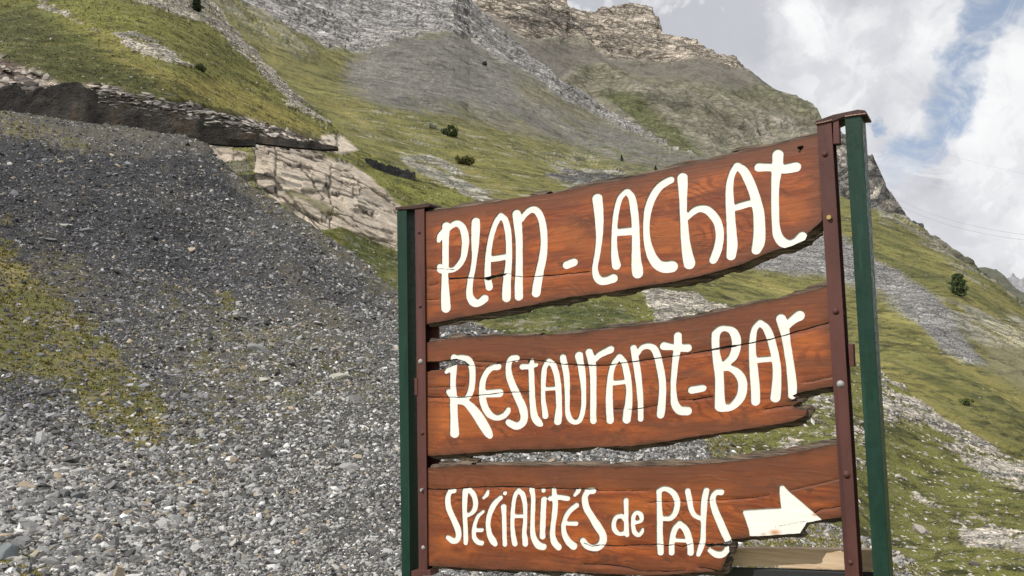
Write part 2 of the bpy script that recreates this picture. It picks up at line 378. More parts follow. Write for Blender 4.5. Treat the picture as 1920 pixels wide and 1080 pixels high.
    slab = pm(sx, sy, [(474, 266), (520, 268), (565, 272), (600, 290), (650, 305), (690, 330), (735, 372), (800, 430), (800, 520), (745, 472), (690, 448), (640, 428), (590, 436), (540, 395), (478, 345)], 2.5)
    slab = np.maximum(slab, pm(sx, sy, [(372, 270), (400, 275), (425, 280), (470, 290), (452, 302), (405, 306), (385, 295)], 2.5))
    slab = np.maximum(slab, pm(sx, sy, [(602, 254), (640, 252), (672, 282), (640, 287), (618, 275)], 2.5))
    jn = np.full(PX.shape, 99.)
    for ln in JOINTS: jn = np.minimum(jn, linesdf(PX+5*fbm(P, .9, 3, 53), PY+5*fbm(P, .9, 3, 54), ln))
    jw = .55+.8*fbm(P, .5, 2, 55)
    jm = slab*sstep(jw+1.2-jn, -.7, .7)
    r_ = np.random.RandomState(4); ns = 95; sxp = r_.uniform(370, 830, ns); syp = r_.uniform(245, 530, ns)
    ca_, sa_ = math.cos(math.radians(30)), math.sin(math.radians(30)); ks = np.where(slab > .01); qx = PX[ks]+4*fbm(P[ks], 1.2, 3, 161); qy = PY[ks]+4*fbm(P[ks], 1.2, 3, 162)
    U1 = (qx*ca_+qy*sa_)/1.7; V1_ = -qx*sa_+qy*ca_; su = (sxp*ca_+syp*sa_)/1.7; sv_ = -sxp*sa_+syp*ca_
    D = np.abs(U1[:, None]-su)*.9+np.abs(V1_[:, None]-sv_); od = np.argpartition(D, 1, axis=1)[:, :2]; dd = np.take_along_axis(D, od, 1); sw = dd[:, 0] > dd[:, 1]
    c0_ = np.where(sw, od[:, 1], od[:, 0]); f21 = np.abs(dd[:, 0]-dd[:, 1])
    blkh = np.zeros(PX.shape); blkc = np.zeros(PX.shape); blke = np.full(PX.shape, 99.)
    hh_ = r_.uniform(-.08, .14, ns); tu, tv = r_.normal(0, .003, ns), r_.normal(0, .005, ns)
    blkh[ks] = hh_[c0_]+tu[c0_]*(U1-su[c0_])+tv[c0_]*(V1_-sv_[c0_]); blkc[ks] = r_.uniform(-1, 1, ns)[c0_]; blke[ks] = f21
    # long bedding ledges parallel to the main joints
    led = ridged(aniso(P, dirn(L, 600, 350, 100, 52), 6.), .55, 4, 57, .5)
    sc = lerp3(np.ones(col.shape)*np.array([.40, .345, .28]), np.array([.52, .46, .375]), sstep(fbm(P, .25, 4, 56), -.4, .4))
    sc = lerp3(sc, np.array([.25, .225, .19]), sstep(fbm(aniso(P, dirn(L, 600, 350, 10, 60), 4), .4, 4, 58, .6), .12, .5)*.6)
    t2 = dirn(L, 600, 350, 100, 48); t3 = dirn(L, 600, 350, 12, 60)
    c1 = np.abs(fbm(aniso(P, t2, 9.), .55, 3, 151, .5)); c2 = np.abs(fbm(aniso(P, t3, 6.), .35, 3, 152, .5)); c3 = fbm(aniso(P, t2, 5.), 1.8, 4, 153, .7)
    sc = sc*np.array([1.0, .98, .97])*(1+.22*c3[..., None]+.16*n3[..., None]+.16*blkc[..., None])
    sc = lerp3(sc, np.array([.10, .085, .06]), sstep(blke, 2.2, .6)*sstep(fbm(P, .35, 3, 163)+.25, 0, .3)*.9)
    sc = lerp3(sc, np.array([.11, .09, .06]), sstep(c1, .045, .0)*sstep(fbm(P, .3, 3, 154), -.15, .2)*.9)
    sc = lerp3(sc, np.array([.16, .13, .09]), sstep(c2, .025, .0)*sstep(fbm(P, .3, 3, 155), 0, .2)*.8)
    sc = lerp3(sc, np.array([.13, .12, .07]), sstep(c3, .22, .4)*.6)
    col = lerp3(col, sc, slab); col = lerp3(col, np.array([.05, .042, .032]), jm*.9)
    moss = slab*pm(PX+8*n3, PY+8*n2, [(520, 350), (600, 378), (640, 410), (600, 402), (545, 372)], 5)*.7
    col = lerp3(col, np.array([.13, .125, .05]), moss)
    # stony turf to the left of the slab, moss below it
    gs = pm(wx, wy, [(640, 425), (745, 468), (1190, 590), (1200, 640), (900, 640), (745, 552), (650, 470)], 8)*(1-slab)
    col = lerp3(col, lerp3(lerp3(np.ones(col.shape)*np.array([.085, .098, .030]), np.array([.14, .14, .045]), sstep(fl, -.2, .3)), np.array([.27, .255, .20]), sstep(n3+.6*fl, .12, .4)*.75), gs)
    db = pm(wx, wy, [(400, 295), (474, 300), (478, 350), (600, 436), (600, 470), (380, 300)], 8)*(1-slab)
    col = lerp3(col, lerp3(np.ones(col.shape)*np.array([.21, .195, .15]), np.array([.11, .12, .03]), sstep(n3, 0, .3)), db)
    disp = .5*n+.18*n2*np.clip(Z/60, .3, 1.5)+.06*n3
    disp += rm*(.22*n4+.12*fl+.06*n3)*np.clip(Z/70, .3, 1.4)+cut*(.30*n4+.12*n3-.5)
    disp = disp*(1-.85*slab)+slab*(blkh*1.3-.10*jm+.05*n3)
    L.slab = slab; L.cut = cut; L.n3 = n3; L.streak = (t, 2.6); L.rkm = np.maximum(np.maximum(rm, cut*.8)*(1-slab), slab*.18)
    return disp, col
LB = layer('grassy_spur', 'grassy mountain spur above a road cut with pale rock slab', [(0, 205, 64), (385, 268, 70), (0, 280, 63), (200, 300, 66), (400, 340, 66), (475, 300, 68), (620, 380, 64), (745, 545, 54), (900, 600, 46), (1300, 785, 31), (1400, 850, 27), (1560, 985, 19), (1920, 1080, 19), (0, 0, 95), (380, 0, 122), (500, 120, 112), (650, 262, 96), (770, 330, 90), (1000, 420, 82), (1300, 540, 66), (1640, 700, 48), (1800, 810, 42), (1920, 885, 38), (2200, 1000, 36), (0, -300, 150), (1640, 1000, 22), (-400, 100, 75), (-400, -400, 150), (0, 130, 68), (300, 200, 68)],
           B_TOP, shift(A_TOP, 110), -450, 2150, 2.4, shadeB, ground_mat('alpine_turf', .9, .42, .16, blk=1.1), jag=(9, 14), rows=330)

# ---- C: main mountain flank
def shadeC(L, PX, PY, P, N, Z):
    wx, wy = warp(P, .035, 20, PX, PY)
    t = dirn(L, 700, 120, 200, 60); ts = dirn(L, 900, 200, 200, 110); A = aniso(P, t, 4.); S = aniso(P, ts, 6.)
    far = sstep(Z, 130, 330)
    n = fbm(P, .02, 4, 61); n2 = fbm(aniso(P, ts, 3), .12, 5, 62, .65); n3 = fbm(P, .6, 3, 63, .7); n4 = ridged(aniso(P, t, 8.), .075, 6, 64, .62); n5 = fbm(S, .06, 5, 65, .6)
    n6 = fbm(aniso(P, dirn(L, 1750, 560, 200, 110), 4), .25, 4, 66, .65)
    col = np.ones(PX.shape+(3,))*np.array((.195, .182, .056))
    col = lerp3(col, np.array((.125, .132, .042)), sstep(n2+.4*n, -.05, .35)*.8)
    col = lerp3(col, np.array((.275, .235, .078)), sstep(n2, -.1, -.45)*.6)
    col = lerp3(col, np.array((.075, .085, .024)), sstep(n6, .2, .45)*.6)
    # the far left flank is more olive
    col = lerp3(col, np.array((.185, .172, .07)), far*.6)
    tf = dirn(L, 1750, 600, 200, 60)
    fl = fbm(aniso(P, tf, 4), 1.3, 3, 72, .85)*(1-far)+fbm(aniso(P, tf, 4), .38, 4, 73, .75)*far
    col = lerp3(col, np.array((.07, .075, .028)), sstep(fl+.35*n2+.2*n3, .07, .28)*.85); col = lerp3(col, np.array((.27, .245, .12)), sstep(fl, -.2, -.42)*.45)
    fan = pm(wx+16*n3+14*n2, wy+12*n3, [(638, 165), (655, 120), (700, 88), (760, 62), (860, 60), (960, 120), (1100, 200), (1260, 285), (1420, 330), (1500, 370), (1330, 350), (1210, 318), (1100, 292), (980, 240), (860, 208), (740, 212), (690, 190)], 24)
    fan = fan*(1-.55*sstep(fbm(S, .12, 4, 67), .02, .3)*pm(wx, wy, [(800, 190), (1000, 215), (1250, 290), (1400, 400), (1000, 300), (800, 215)], 12))
    fc = lerp3(np.ones(col.shape)*np.array([.19, .182, .16]), np.array([.15, .144, .128]), sstep(n5, -.3, .3))
    ol = pm(wx, wy, [(960, 150), (1010, 160), (1100, 205), (1150, 240), (1080, 225), (980, 190)], 18)
    fc = lerp3(fc, np.array([.17, .155, .07]), ol*.55); fc = fc*(1+.5*fbm(P, .9, 2, 74)[..., None]+.25*n3[..., None])
    col = lerp3(col, fc, fan)
    L.fan = fan
    gm = sstep(fbm(aniso(P, dirn(L, 900, 230, 200, 90), 4), .16, 4, 77, .75)+.25*n3, .12, .26)*pm(wx, wy, [(700, 180), (860, 190), (1060, 240), (1260, 300), (1330, 350), (1100, 330), (900, 250), (720, 230)], 24)
    col = lerp3(col, np.array([.10, .11, .04]), gm*.85)
    pr_ = sstep(fbm(aniso(P, tf, 4), .45, 4, 78, .75)+.3*n3, .22, .36)*pm(wx, wy, [(640, 190), (900, 240), (1200, 320), (1100, 420), (760, 320), (660, 260)], 30)
    col = lerp3(col, np.array([.36, .34, .28]), pr_*.75)
    rk = pm(wx, wy, [(400, -60), (440, 0), (500, 40), (570, 70), (640, 92), (700, 100), (738, 82), (800, 58), (870, 70), (930, 112), (1000, 150), (1080, 198), (1170, 240), (1290, 300), (1300, 290), (1180, 210), (1050, 130), (985, 80), (900, 0), (860, -300), (100, -600)], 6, 2)
    edge = pm(wx, wy, [(430, -10), (640, 88), (560, 110), (470, 70), (380, 0)], 16)*.5
    low = np.zeros(PX.shape)
    for poly, k in (([(735, 285), (800, 280), (880, 330), (960, 380), (1010, 420), (900, 400), (830, 345), (760, 320)], .8), ([(985, 322), (1060, 312), (1175, 322), (1230, 350), (1060, 352)], .8), ([(1000, 290), (1080, 285), (1130, 310), (1040, 330)], .5),
                    ([(640, 225), (760, 250), (860, 262), (800, 272), (660, 248)], .42), ([(1700, 548), (1750, 556), (1800, 570), (1960, 610), (1960, 660), (1840, 640), (1740, 600)], .7), ([(1640, 395), (1700, 410), (1760, 465), (1850, 520), (1860, 545), (1770, 500), (1700, 450), (1640, 425)], .62),
                    ([(1400, 560), (1330, 520), (1440, 600)], .6), ([(1850, 560), (1960, 600), (1960, 690), (1880, 650)], .3)):
        low = np.maximum(low, pm(wx, wy, poly, 9)*k)
    rk = np.maximum(rk*sstep(n4+.5*n3+1.0*rk, .15, .5), low*sstep(n4*.2+fbm(A, .3, 4, 68, .6)*1.1+low-.55, -.1, .15))
    rk = np.maximum(rk, edge*sstep(n4+n3*.4, .25, .45))
    rc = lerp3(np.ones(col.shape)*np.array([.16, .155, .15]), np.array([.205, .195, .18]), sstep(n4*.75+fbm(aniso(P, t, 7), .14, 4, 69, .7)*.8, .0, .75))
    cr = sstep(np.abs(fbm(aniso(P, t, 5), .11, 4, 70, .6)), .055, .0)
    rc = lerp3(rc, np.array([.06, .06, .06]), cr*.75); cr2 = sstep(np.abs(fbm(aniso(P, dirn(L, 700, 60, 200, 90), 7), .16, 4, 75, .65)), .05, 0); rc = lerp3(rc, np.array([.055, .055, .055]), cr2*.7)
    lb = fbm(aniso(P, t, 9), .3, 4, 76, .8); rc = rc*(1+.6*lb[..., None])
    col = lerp3(col, rc, rk)
    dkb = pm(wx, wy, [(985, 326), (1060, 318), (1170, 326), (1200, 345), (1060, 345)], 4)*sstep(n3+n4, .1, .5)
    col = lerp3(col, np.array([.05, .05, .052]), dkb*.9)
    to = pm(wx+8*n3, wy+8*n3, [(1380, 430), (1545, 438), (1640, 487), (1720, 537), (1787, 593), (1830, 640), (1862, 672), (1820, 668), (1770, 640), (1720, 588), (1650, 556), (1600, 540), (1540, 520), (1400, 500)], 7)
    col = lerp3(col, lerp3(np.ones(col.shape)*np.array([.15, .147, .14]), np.array([.21, .205, .195]), sstep(fbm(P, 1.5, 2, 71), 0, .4)), to)
    gt = pm(wx, wy, [(1640, 640), (1800, 690), (1960, 700), (1960, 650), (1860, 665), (1760, 610), (1900, 600), (1960, 720), (1900, 800)], 20)*.0
    pk = pm(wx, wy, [(1840, 590), (1960, 640), (1960, 740), (1860, 680)], 18)*.6
    col = lerp3(col, np.array([.27, .245, .16]), pk)
    L.stones = np.maximum(to, rk*(1-far)); L.tongue = to; L.streak = (tf, 3.2); L.rkm = np.maximum(rk, to*.7)
    disp = 5*n*far+1.5*n*(1-far)+n2*(.5+.6*far)+n6*.25*(1-far)+.12*n3
    disp += rk*(n4*(.35+2.6*far)-cr*(.25+1.0*far)+n3*.3)
    # gullies down the fan
    disp += fan*n5*1.2
    return disp, col
LC = layer('mountain_flank', 'olive mountain flank with grey scree fan and rock ribs', [(650, 262, 175), (760, 330, 155), (1000, 400, 140), (1200, 420, 140), (1400, 600, 92), (1640, 700, 76), (1920, 885, 62), (1640, 400, 230), (1740, 450, 220), (1920, 578, 185), (2200, 760, 150), (650, 150, 330), (900, 150, 420), (1100, 280, 330), (450, 0, 380), (700, 0, 560), (880, 10, 650), (1060, 160, 600), (1240, 270, 450), (1400, 330, 350), (200, -200, 400), (1797, 560, 140), (1650, 560, 130), (1900, 700, 98), (400, 60, 260), (600, -200, 700)],
           C_TOP, shift(B_TOP, 90), 330, 2200, 2.0, shadeC, ground_mat('mountain_turf', .28, .40, .5, blk=.20), jag=(6, 16), rows=360)

# ---- E: far summit
def shadeE(L, PX, PY, P, N, Z):
    wx, wy = warp(P, .012, 16, PX, PY)
    t = dirn(L, 1150, 80, 200, 40); n = fbm(P, .008, 4, 81); n4 = ridged(aniso(P, t, 3), .022, 6, 82, .62); n3 = fbm(P, .15, 4, 83, .7)
    dn = dirn(L, 1350, 180, 100, 90); n5 = ridged(aniso(P, dn, 4), .03, 5, 84, .55); n6 = fbm(P, .04, 4, 85)
    col = np.ones(PX.shape+(3,))*np.array([.175, .165, .125])
    col = lerp3(col, np.array([.150, .145, .105]), sstep(n6, -.1, .4)*.6)
    col = lerp3(col, np.array([.24, .225, .19]), sstep(n5+.6*n3, .5, .9)*.5)
    col = col*(1+.30*fbm(P, .12, 3, 89, .8)[..., None]); col = lerp3(col, np.array([.085, .085, .062]), sstep(fbm(aniso(P, dn, 3), .05, 4, 90, .7), .1, .35)*.6)
    scree = pm(wx, wy, [(880, 0), (960, 40), (1040, 85), (1150, 95), (1200, 118), (1290, 145), (1250, 160), (1150, 112), (1080, 118), (1050, 160), (860, 60)], 10)
    scree = np.maximum(scree, pm(wx, wy, [(1200, 112), (1300, 120), (1420, 145), (1480, 190), (1350, 168), (1260, 150)], 12)*.8)
    col = lerp3(col, np.array([.205, .19, .165]), scree)
    rk = pm(wx, wy, [(800, -200), (1040, -60), (1080, 0), (1220, 5), (1262, 50), (1370, 100), (1440, 160), (1380, 145), (1300, 128), (1250, 120), (1200, 108), (1140, 100), (1095, 75), (1050, 72), (990, 70), (930, 35), (800, 0)], 6)
    rc = lerp3(np.ones(col.shape)*np.array([.19, .165, .135]), np.array([.245, .215, .18]), sstep(n4+.45*n3, .15, .85))
    ce = fbm(aniso(P, t, 3), .10, 5, 87, .75); rc = rc*(1+.35*ce[..., None]); ck = sstep(np.abs(fbm(aniso(P, t, 2.5), .035, 5, 88, .65)), .05, 0); rc = lerp3(rc, np.array([.07, .06, .05]), ck*.75)
    rc = lerp3(rc, np.array([.08, .072, .065]), pm(wx, wy, [(950, 28), (1060, 25), (1110, 50), (1100, 78), (1020, 72), (960, 45)], 8)*sstep(n4+n3, -.1, .5)*.75)
    col = lerp3(col, rc, rk)
    gs = pm(wx, wy, [(1120, 168), (1200, 185), (1260, 235), (1330, 300), (1260, 300), (1190, 240)], 9)
    gs = np.maximum(gs, pm(wx, wy, [(1050, 110), (1130, 112), (1260, 145), (1420, 178), (1540, 235), (1500, 240), (1380, 190), (1240, 158)], 12)*.45)
    col = lerp3(col, np.array([.10, .11, .045]), gs*.8)
    cliff = pm(wx, wy, [(1520, 270), (1575, 252), (1632, 290), (1655, 320), (1672, 360), (1700, 390), (1730, 450), (1650, 430), (1590, 420), (1540, 380)], 5)
    pr = pm(wx, wy, [(1380, 225), (1460, 240), (1500, 270), (1400, 275)], 14)
    vd = ridged(aniso(P, np.array([0, 0, 1.]), 6), .07, 5, 86, .6)
    cc = lerp3(np.ones(col.shape)*np.array([.075, .075, .073]), np.array([.27, .25, .22]), sstep(vd+n3*.4, .35, .85))
    col = lerp3(col, cc, cliff); col = lerp3(col, lerp3(cc, np.array([.3, .27, .23]), sstep(vd, .2, .8)), pr*sstep(vd, .2, .6)*.8)
    L.streak = (t, 2.2); L.rkm = np.maximum(np.maximum(rk, cliff*.8), .35*(1-scree))
    disp = 22*n*sstep(PY, 60, 160)+rk*(14*n4-4)+(1-rk)*11*n5*(1-scree)+1.2*n3+(cliff+.7*pr)*9*vd
    return disp, col
LE = layer('summit_ridge', 'distant rocky summit ridge under the clouds', [(1066, 0, 1150), (1262, 62, 1120), (1535, 222, 1000), (1400, 330, 800), (1200, 150, 950), (1000, 50, 1000), (1632, 298, 700), (1715, 440, 520), (1640, 440, 560), (1800, 600, 500), (1100, 250, 850), (1350, 170, 940), (1350, 100, 1080)],
           E_TOP, shift(C_TOP, 70), 780, 1990, 1.8, shadeE, ground_mat('summit_rock', .08, .32, 3.0, blk=.07), jag=(5, 10), rows=190)
def shadeF(L, PX, PY, P, N, Z):
    n = fbm(P, .002, 5, 91, .6); n3 = fbm(P, .012, 4, 92, .7)
    col = np.ones(PX.shape+(3,))*np.array([.13, .135, .10])
    col = lerp3(col, np.array([.24, .23, .20]), sstep(n+n3*.5, .1, .4)); L.streak = (np.array([1., 0, 0]), 1.); L.rkm = sstep(n, 0, .4)*.6; return 40*n+8*n3, col
LF = layer('far_hill', 'dark green far hillside at the right edge', [(1780, 500, 2300), (1900, 520, 2300), (2000, 600, 2000), (1850, 600, 1900)],
           [(1700, 520), (1790, 497), (1822, 503), (1842, 504), (1866, 507), (1880, 516), (1900, 533), (1925, 549), (2200, 640)], [(1700, 700), (2300, 900)], 1720, 2150, 2, shadeF, ground_mat('far_turf', .02, .25, 8), jag=(3, 8), rows=60)
LG = layer('far_peak', 'pale jagged distant peak beyond the far hillside', [(1780, 500, 5200), (1900, 520, 5200), (2000, 600, 5000), (1850, 600, 4900)],
           [(1700, 560), (1860, 545), (1884, 524), (1893, 520), (1898, 512), (1904, 518), (1912, 523), (1925, 521), (1940, 514), (1990, 530), (2200, 620)], [(1700, 700), (2300, 900)], 1750, 2150, 2, lambda *a: (lambda d, c: (d*2, c*0+np.array([.36, .36, .38])))(*shadeF(*a)), ground_mat('far_rock', .01, .2, 20), jag=(3, 6), rows=50)
# valley floor reaching the horizon
v = np.array([[-15000, -15000, -420], [15000, -15000, -420], [15000, 15000, -420], [-15000, 15000, -420.]])
tag(mk('valley_floor', v, [np.array([[0, 1, 2, 3]])], ground_mat('valley_turf', .01, .2, 1), cols=np.ones((4, 3))*np.array(G_MD), fl={'rk': np.zeros(4)}, vec=v), 'green valley floor far below', kind='structure')

# ------------------------------------------------------------------ stones
ph = (1+5**.5)/2
ICO = np.array([(-1, ph, 0), (1, ph, 0), (-1, -ph, 0), (1, -ph, 0), (0, -1, ph), (0, 1, ph), (0, -1, -ph), (0, 1, -ph), (ph, 0, -1), (ph, 0, 1), (-ph, 0, -1), (-ph, 0, 1)], float)
ICO /= np.linalg.norm(ICO[0])
ICF = np.array([(0, 11, 5), (0, 5, 1), (0, 1, 7), (0, 7, 10), (0, 10, 11), (1, 5, 9), (5, 11, 4), (11, 10, 2), (10, 7, 6), (7, 1, 8), (3, 9, 4), (3, 4, 2), (3, 2, 6), (3, 6, 8), (3, 8, 9), (4, 9, 5), (2, 4, 11), (6, 2, 10), (8, 6, 7), (9, 8, 1)])
OCT = np.array([(1, 0, 0), (-1, 0, 0), (0, 1, 0), (0, -1, 0), (0, 0, 1), (0, 0, -1)], float)
OCF = np.array([(0, 2, 4), (2, 1, 4), (1, 3, 4), (3, 0, 4), (2, 0, 5), (1, 2, 5), (3, 1, 5), (0, 3, 5)])
def sample(L, n, wfun, x0=-100, x1=1990, y1=1150):
    """random places on a sheet, uniform over its grid, thinned by a weight"""
    H, Wd = L.P.shape[:2]; out = []
    i = rs.rand(n)*(H-1.01); j = rs.rand(n)*(Wd-1.01); i0 = i.astype(int); j0 = j.astype(int); a = (i-i0)[:, None]; c = (j-j0)[:, None]
    P = L.P[i0, j0]*(1-a)*(1-c)+L.P[i0+1, j0]*a*(1-c)+L.P[i0, j0+1]*(1-a)*c+L.P[i0+1, j0+1]*a*c
    px = L.px[i0, j0]; py = L.py[i0, j0]
    k = (px > x0) & (px < x1) & (py < y1) & (py > -40)
    k &= rs.rand(n) < wfun(i0, j0, px, py)
    return P[k], L.N[i0, j0][k], L.col[i0, j0][k], px[k], py[k], i0[k], j0[k]
def stones(name, label, P, N, size, cols, material, flat=(.25, .6), tmpl='ico', sink=.25, tilt=.35):
    n = len(P); T, TF = (ICO, ICF) if tmpl == 'ico' else (OCT, OCF); k = len(T)
    V = T[None]*(1+rs.uniform(-.38, .38, (n, k, 1)))+rs.uniform(-.14, .14, (n, k, 3))
    S = np.stack([rs.uniform(.8, 1.5, n), rs.uniform(.55, 1.05, n), rs.uniform(flat[0], flat[1], n)], -1)*size[:, None]
    V = V*S[:, None]
    w = N+rs.normal(0, tilt, (n, 3)); w /= np.linalg.norm(w, axis=1, keepdims=True)
    r = rs.normal(0, 1, (n, 3)); u = np.cross(w, r); u /= np.linalg.norm(u, axis=1, keepdims=True); vv = np.cross(w, u)
    V = V[..., 0:1]*u[:, None]+V[..., 1:2]*vv[:, None]+V[..., 2:3]*w[:, None]+(P+N*(size*(.3-sink))[:, None])[:, None]
    F = (TF[None]+(np.arange(n)*k)[:, None, None]).reshape(-1, 3)
    o = mk(name, V.reshape(-1, 3), [F], material, cols=np.repeat(cols, k, 0))
    return tag(o, label, kind='stuff')
SM, nb, bs = mat('loose_stone')
c_ = attr(nb, 'col'); Pn = nb.n('ShaderNodeTexCoord').outputs['Object']; nn = nb.noise(Pn, 14, 4, .7)
nb.put(bs.inputs['Base Color'], nb.v('SCALE', c_, nb.m('MULTIPLY_ADD', nn, .8, .6))); bs.inputs['Roughness'].default_value = .85
bs.inputs['Specular IOR Level'].default_value = .35
bump(nb, bs, nn, .5, .02)

def stone_cols(n, light):
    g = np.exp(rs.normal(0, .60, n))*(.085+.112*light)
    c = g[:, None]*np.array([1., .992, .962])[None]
    c[:, 2] *= 1+.10*(1-light)
    k = rs.rand(n); pale = k < .02+.055*light
    c[pale] = rs.uniform(.28, .50, pale.sum())[:, None]*np.array([1, .96, .88])
    tan = (k > .955); c[tan] = rs.uniform(.22, .42, tan.sum())[:, None]*np.array([1.05, .86, .62])
    return np.clip(c, .02, .75)
z_of = lambda P: (P-CAM)@_F
def sizepx(px, py):
    return 2.0+np.clip((py-350)/750, 0, 1)*.95+np.clip((py-700)/380, 0, 1)*np.clip(1.1-px/600, 0, 1)*3.3
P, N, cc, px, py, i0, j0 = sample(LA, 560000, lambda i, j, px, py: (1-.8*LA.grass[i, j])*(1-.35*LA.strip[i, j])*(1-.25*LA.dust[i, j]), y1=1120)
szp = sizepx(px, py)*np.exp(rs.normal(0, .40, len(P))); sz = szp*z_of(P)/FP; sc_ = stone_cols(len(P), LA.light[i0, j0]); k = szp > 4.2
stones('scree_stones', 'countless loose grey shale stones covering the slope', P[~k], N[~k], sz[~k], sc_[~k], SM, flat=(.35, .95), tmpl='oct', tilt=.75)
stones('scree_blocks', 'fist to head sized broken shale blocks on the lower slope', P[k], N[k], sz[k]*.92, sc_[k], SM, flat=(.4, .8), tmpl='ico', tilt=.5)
P, N, cc, px, py, i0, j0 = sample(LA, 6000, lambda i, j, px, py: .25+.75*np.clip((py-200)/900, 0, 1))
sz = (2.+2.4*sizepx(px, py)*.5)*np.exp(rs.normal(0, .35, len(P)))*z_of(P)/FP*1.25
stones('scree_slabs', 'larger flat shale pieces strewn among the loose stones', P, N, sz, stone_cols(len(P), LA.light[i0, j0])*.95, SM, flat=(.22, .5), sink=.2)
# stones on the other sheets
P, N, cc, px, py, i0, j0 = sample(LB, 200000, lambda i, j, px, py: np.clip(LB.rock[i, j]*.25+(.012+.03*(py > 640))*(1-LB.slab[i, j]), 0, 1)*(1-LB.cut[i, j]*.9))
sz = rs.uniform(1.2, 3.4, len(P))*(1+.6*(py > 650))*z_of(P)/FP
stones('hillside_stones', 'pale stones scattered over the grassy spur', P, N, sz, rs.uniform(.18, .5, len(P))[:, None]*np.array([1, .94, .84]), SM, tmpl='oct')
P, N, cc, px, py, i0, j0 = sample(LB, 90000, lambda i, j, px, py: LB.cut[i, j]*.22*(px > -20))
sz = rs.uniform(2.5, 11, len(P))*z_of(P)/FP; cl = np.where(rs.rand(len(P)) < .45, rs.uniform(.28, .5, len(P)), rs.uniform(.06, .16, len(P)))
stones('ledge_rocks', 'broken pale and dark ledge rocks above the road wall', P, N, sz, cl[:, None]*np.array([1, .90, .80]), SM, flat=(.2, .4), tilt=.25)
P, N, cc, px, py, i0, j0 = sample(LC, 330000, lambda i, j, px, py: np.clip(LC.tongue[i, j]*.5+.12*LC.stones[i, j]+.004, 0, 1)*(z_of(LC.P[i, j]) < 260))
sz = rs.uniform(1.0, 2.4, len(P))*z_of(P)/FP
stones('rubble', 'grey rubble lying in tongues down the mountain flank', P, N, sz, rs.uniform(.08, .32, len(P))[:, None]*np.array([1, .98, .97]), SM, tmpl='oct')

# ------------------------------------------------------------------ turf tufts
def tufts(name, label, P, N, size, cols, nb_=6):
    n = len(P); up = N*.5+np.array([0, 0, .8]); up /= np.linalg.norm(up, axis=1, keepdims=True)
    V = []; 
    for k in range(nb_):
        a = rs.rand(n)*6.283; d = np.stack([np.cos(a), np.sin(a), 0*a], -1); s = np.stack([-np.sin(a), np.cos(a), 0*a], -1)
        base = P+d*(size*rs.uniform(0, .6, n))[:, None]; w = (size*rs.uniform(.16, .34, n))[:, None]
        tip = base+up*(size*rs.uniform(.6, 1.3, n))[:, None]+d*(size*rs.uniform(.2, .9, n))[:, None]
        V.append(np.stack([base-s*w, base+s*w, tip], 1))
    V = np.concatenate(V); F = np.arange(len(V)*3).reshape(-1, 3); cs = np.tile(cols, (nb_, 1))*rs.uniform(.75, 1.25, (n*nb_, 1))
    o = mk(name, V.reshape(-1, 3), [F], TM, cols=np.repeat(cs, 3, 0)); return tag(o, label, kind='stuff')
TM, nb, bs = mat('grass_blade'); nb.put(bs.inputs['Base Color'], attr(nb, 'col')); bs.inputs['Roughness'].default_value = .8; bs.inputs['Specular IOR Level'].default_value = .2
P, N, cc, px, py, i0, j0 = sample(LA, 160000, lambda i, j, px, py: LA.grass[i, j]*.95)
tufts('scree_grass', 'sparse olive grass tufts growing through the scree', P, N, rs.uniform(2.6, 5.4, len(P))*z_of(P)/FP, rs.uniform(.5, 1.4, len(P))[:, None]*np.array([.235, .205, .055]))
P, N, cc, px, py, i0, j0 = sample(LB, 220000, lambda i, j, px, py: .30*(1-LB.rock[i, j])*(1-LB.slab[i, j])*(1-LB.cut[i, j]))
tufts('spur_grass', 'short alpine grass clumps on the near spur', P, N, rs.uniform(1.2, 2.6, len(P))*z_of(P)/FP, cc*rs.uniform(.85, 1.35, len(P))[:, None], 4)

# ------------------------------------------------------------------ boulders
BM, nb, bs = mat('boulder_rock')
Pn = nb.n('ShaderNodeTexCoord').outputs['Object']; nn = nb.noise(Pn, 5, 8, .7); oc = nb.n('ShaderNodeObjectInfo').outputs['Color']
nb.put(bs.inputs['Base Color'], nb.v('SCALE', oc, nb.m('MULTIPLY_ADD', nn, 1.0, .5))); bs.inputs['Roughness'].default_value = .85; bump(nb, bs, nn, .8, .04)
def at(L, px, py):
    i = np.argmin(np.abs(L.px-px)+np.abs(L.py-py)); i, j = np.unravel_index(i, L.px.shape); return L.P[i, j], L.N[i, j]
import bmesh
def boulder(L, px, py, wpx, hpx, colr, label, seed, rot=0., group=None):
    P, N = at(L, px, py); z = float((P-CAM)@_F); s = z/FP
    bm = bmesh.new(); bmesh.ops.create_icosphere(bm, subdivisions=4, radius=1)
    V = np.array([v.co[:] for v in bm.verts]); r = np.random.RandomState(seed)
    # chop with random planes for angular facets
    for k in range(12):
        d = r.normal(0, 1, 3); d /= np.linalg.norm(d); h = r.uniform(.55, .85); e = V@d-h; V = V-np.where(e > 0, e, 0)[:, None]*d*.92
    V = V*(1+.05*fbm(V, 2.5, 4, seed)[:, None])
    a = rot; X = V[:, 0]*wpx*.62*s; Zz = V[:, 2]*hpx*.62*s; Y = V[:, 1]*(wpx+hpx)*.3*s
    ca, sa = math.cos(a), math.sin(a); X, Zz = X*ca-Zz*sa, X*sa+Zz*ca
    for v_, q in zip(bm.verts, np.stack([X, Y, Zz], -1)): v_.co = q
    me = bpy.data.meshes.new('boulder'); bm.to_mesh(me); bm.free(); me.materials.append(BM)
    o = bpy.data.objects.new('boulder', me); C.collection.objects.link(o); o.location = Vector(P+N*hpx*.15*s); o.color = (*colr, 1)
    return tag(o, label, 'boulder', group)
boulder(LA, 8, 1046, 42, 38, (.17, .19, .20), 'blue-grey boulder at the bottom left corner beside a mossy patch', 3)
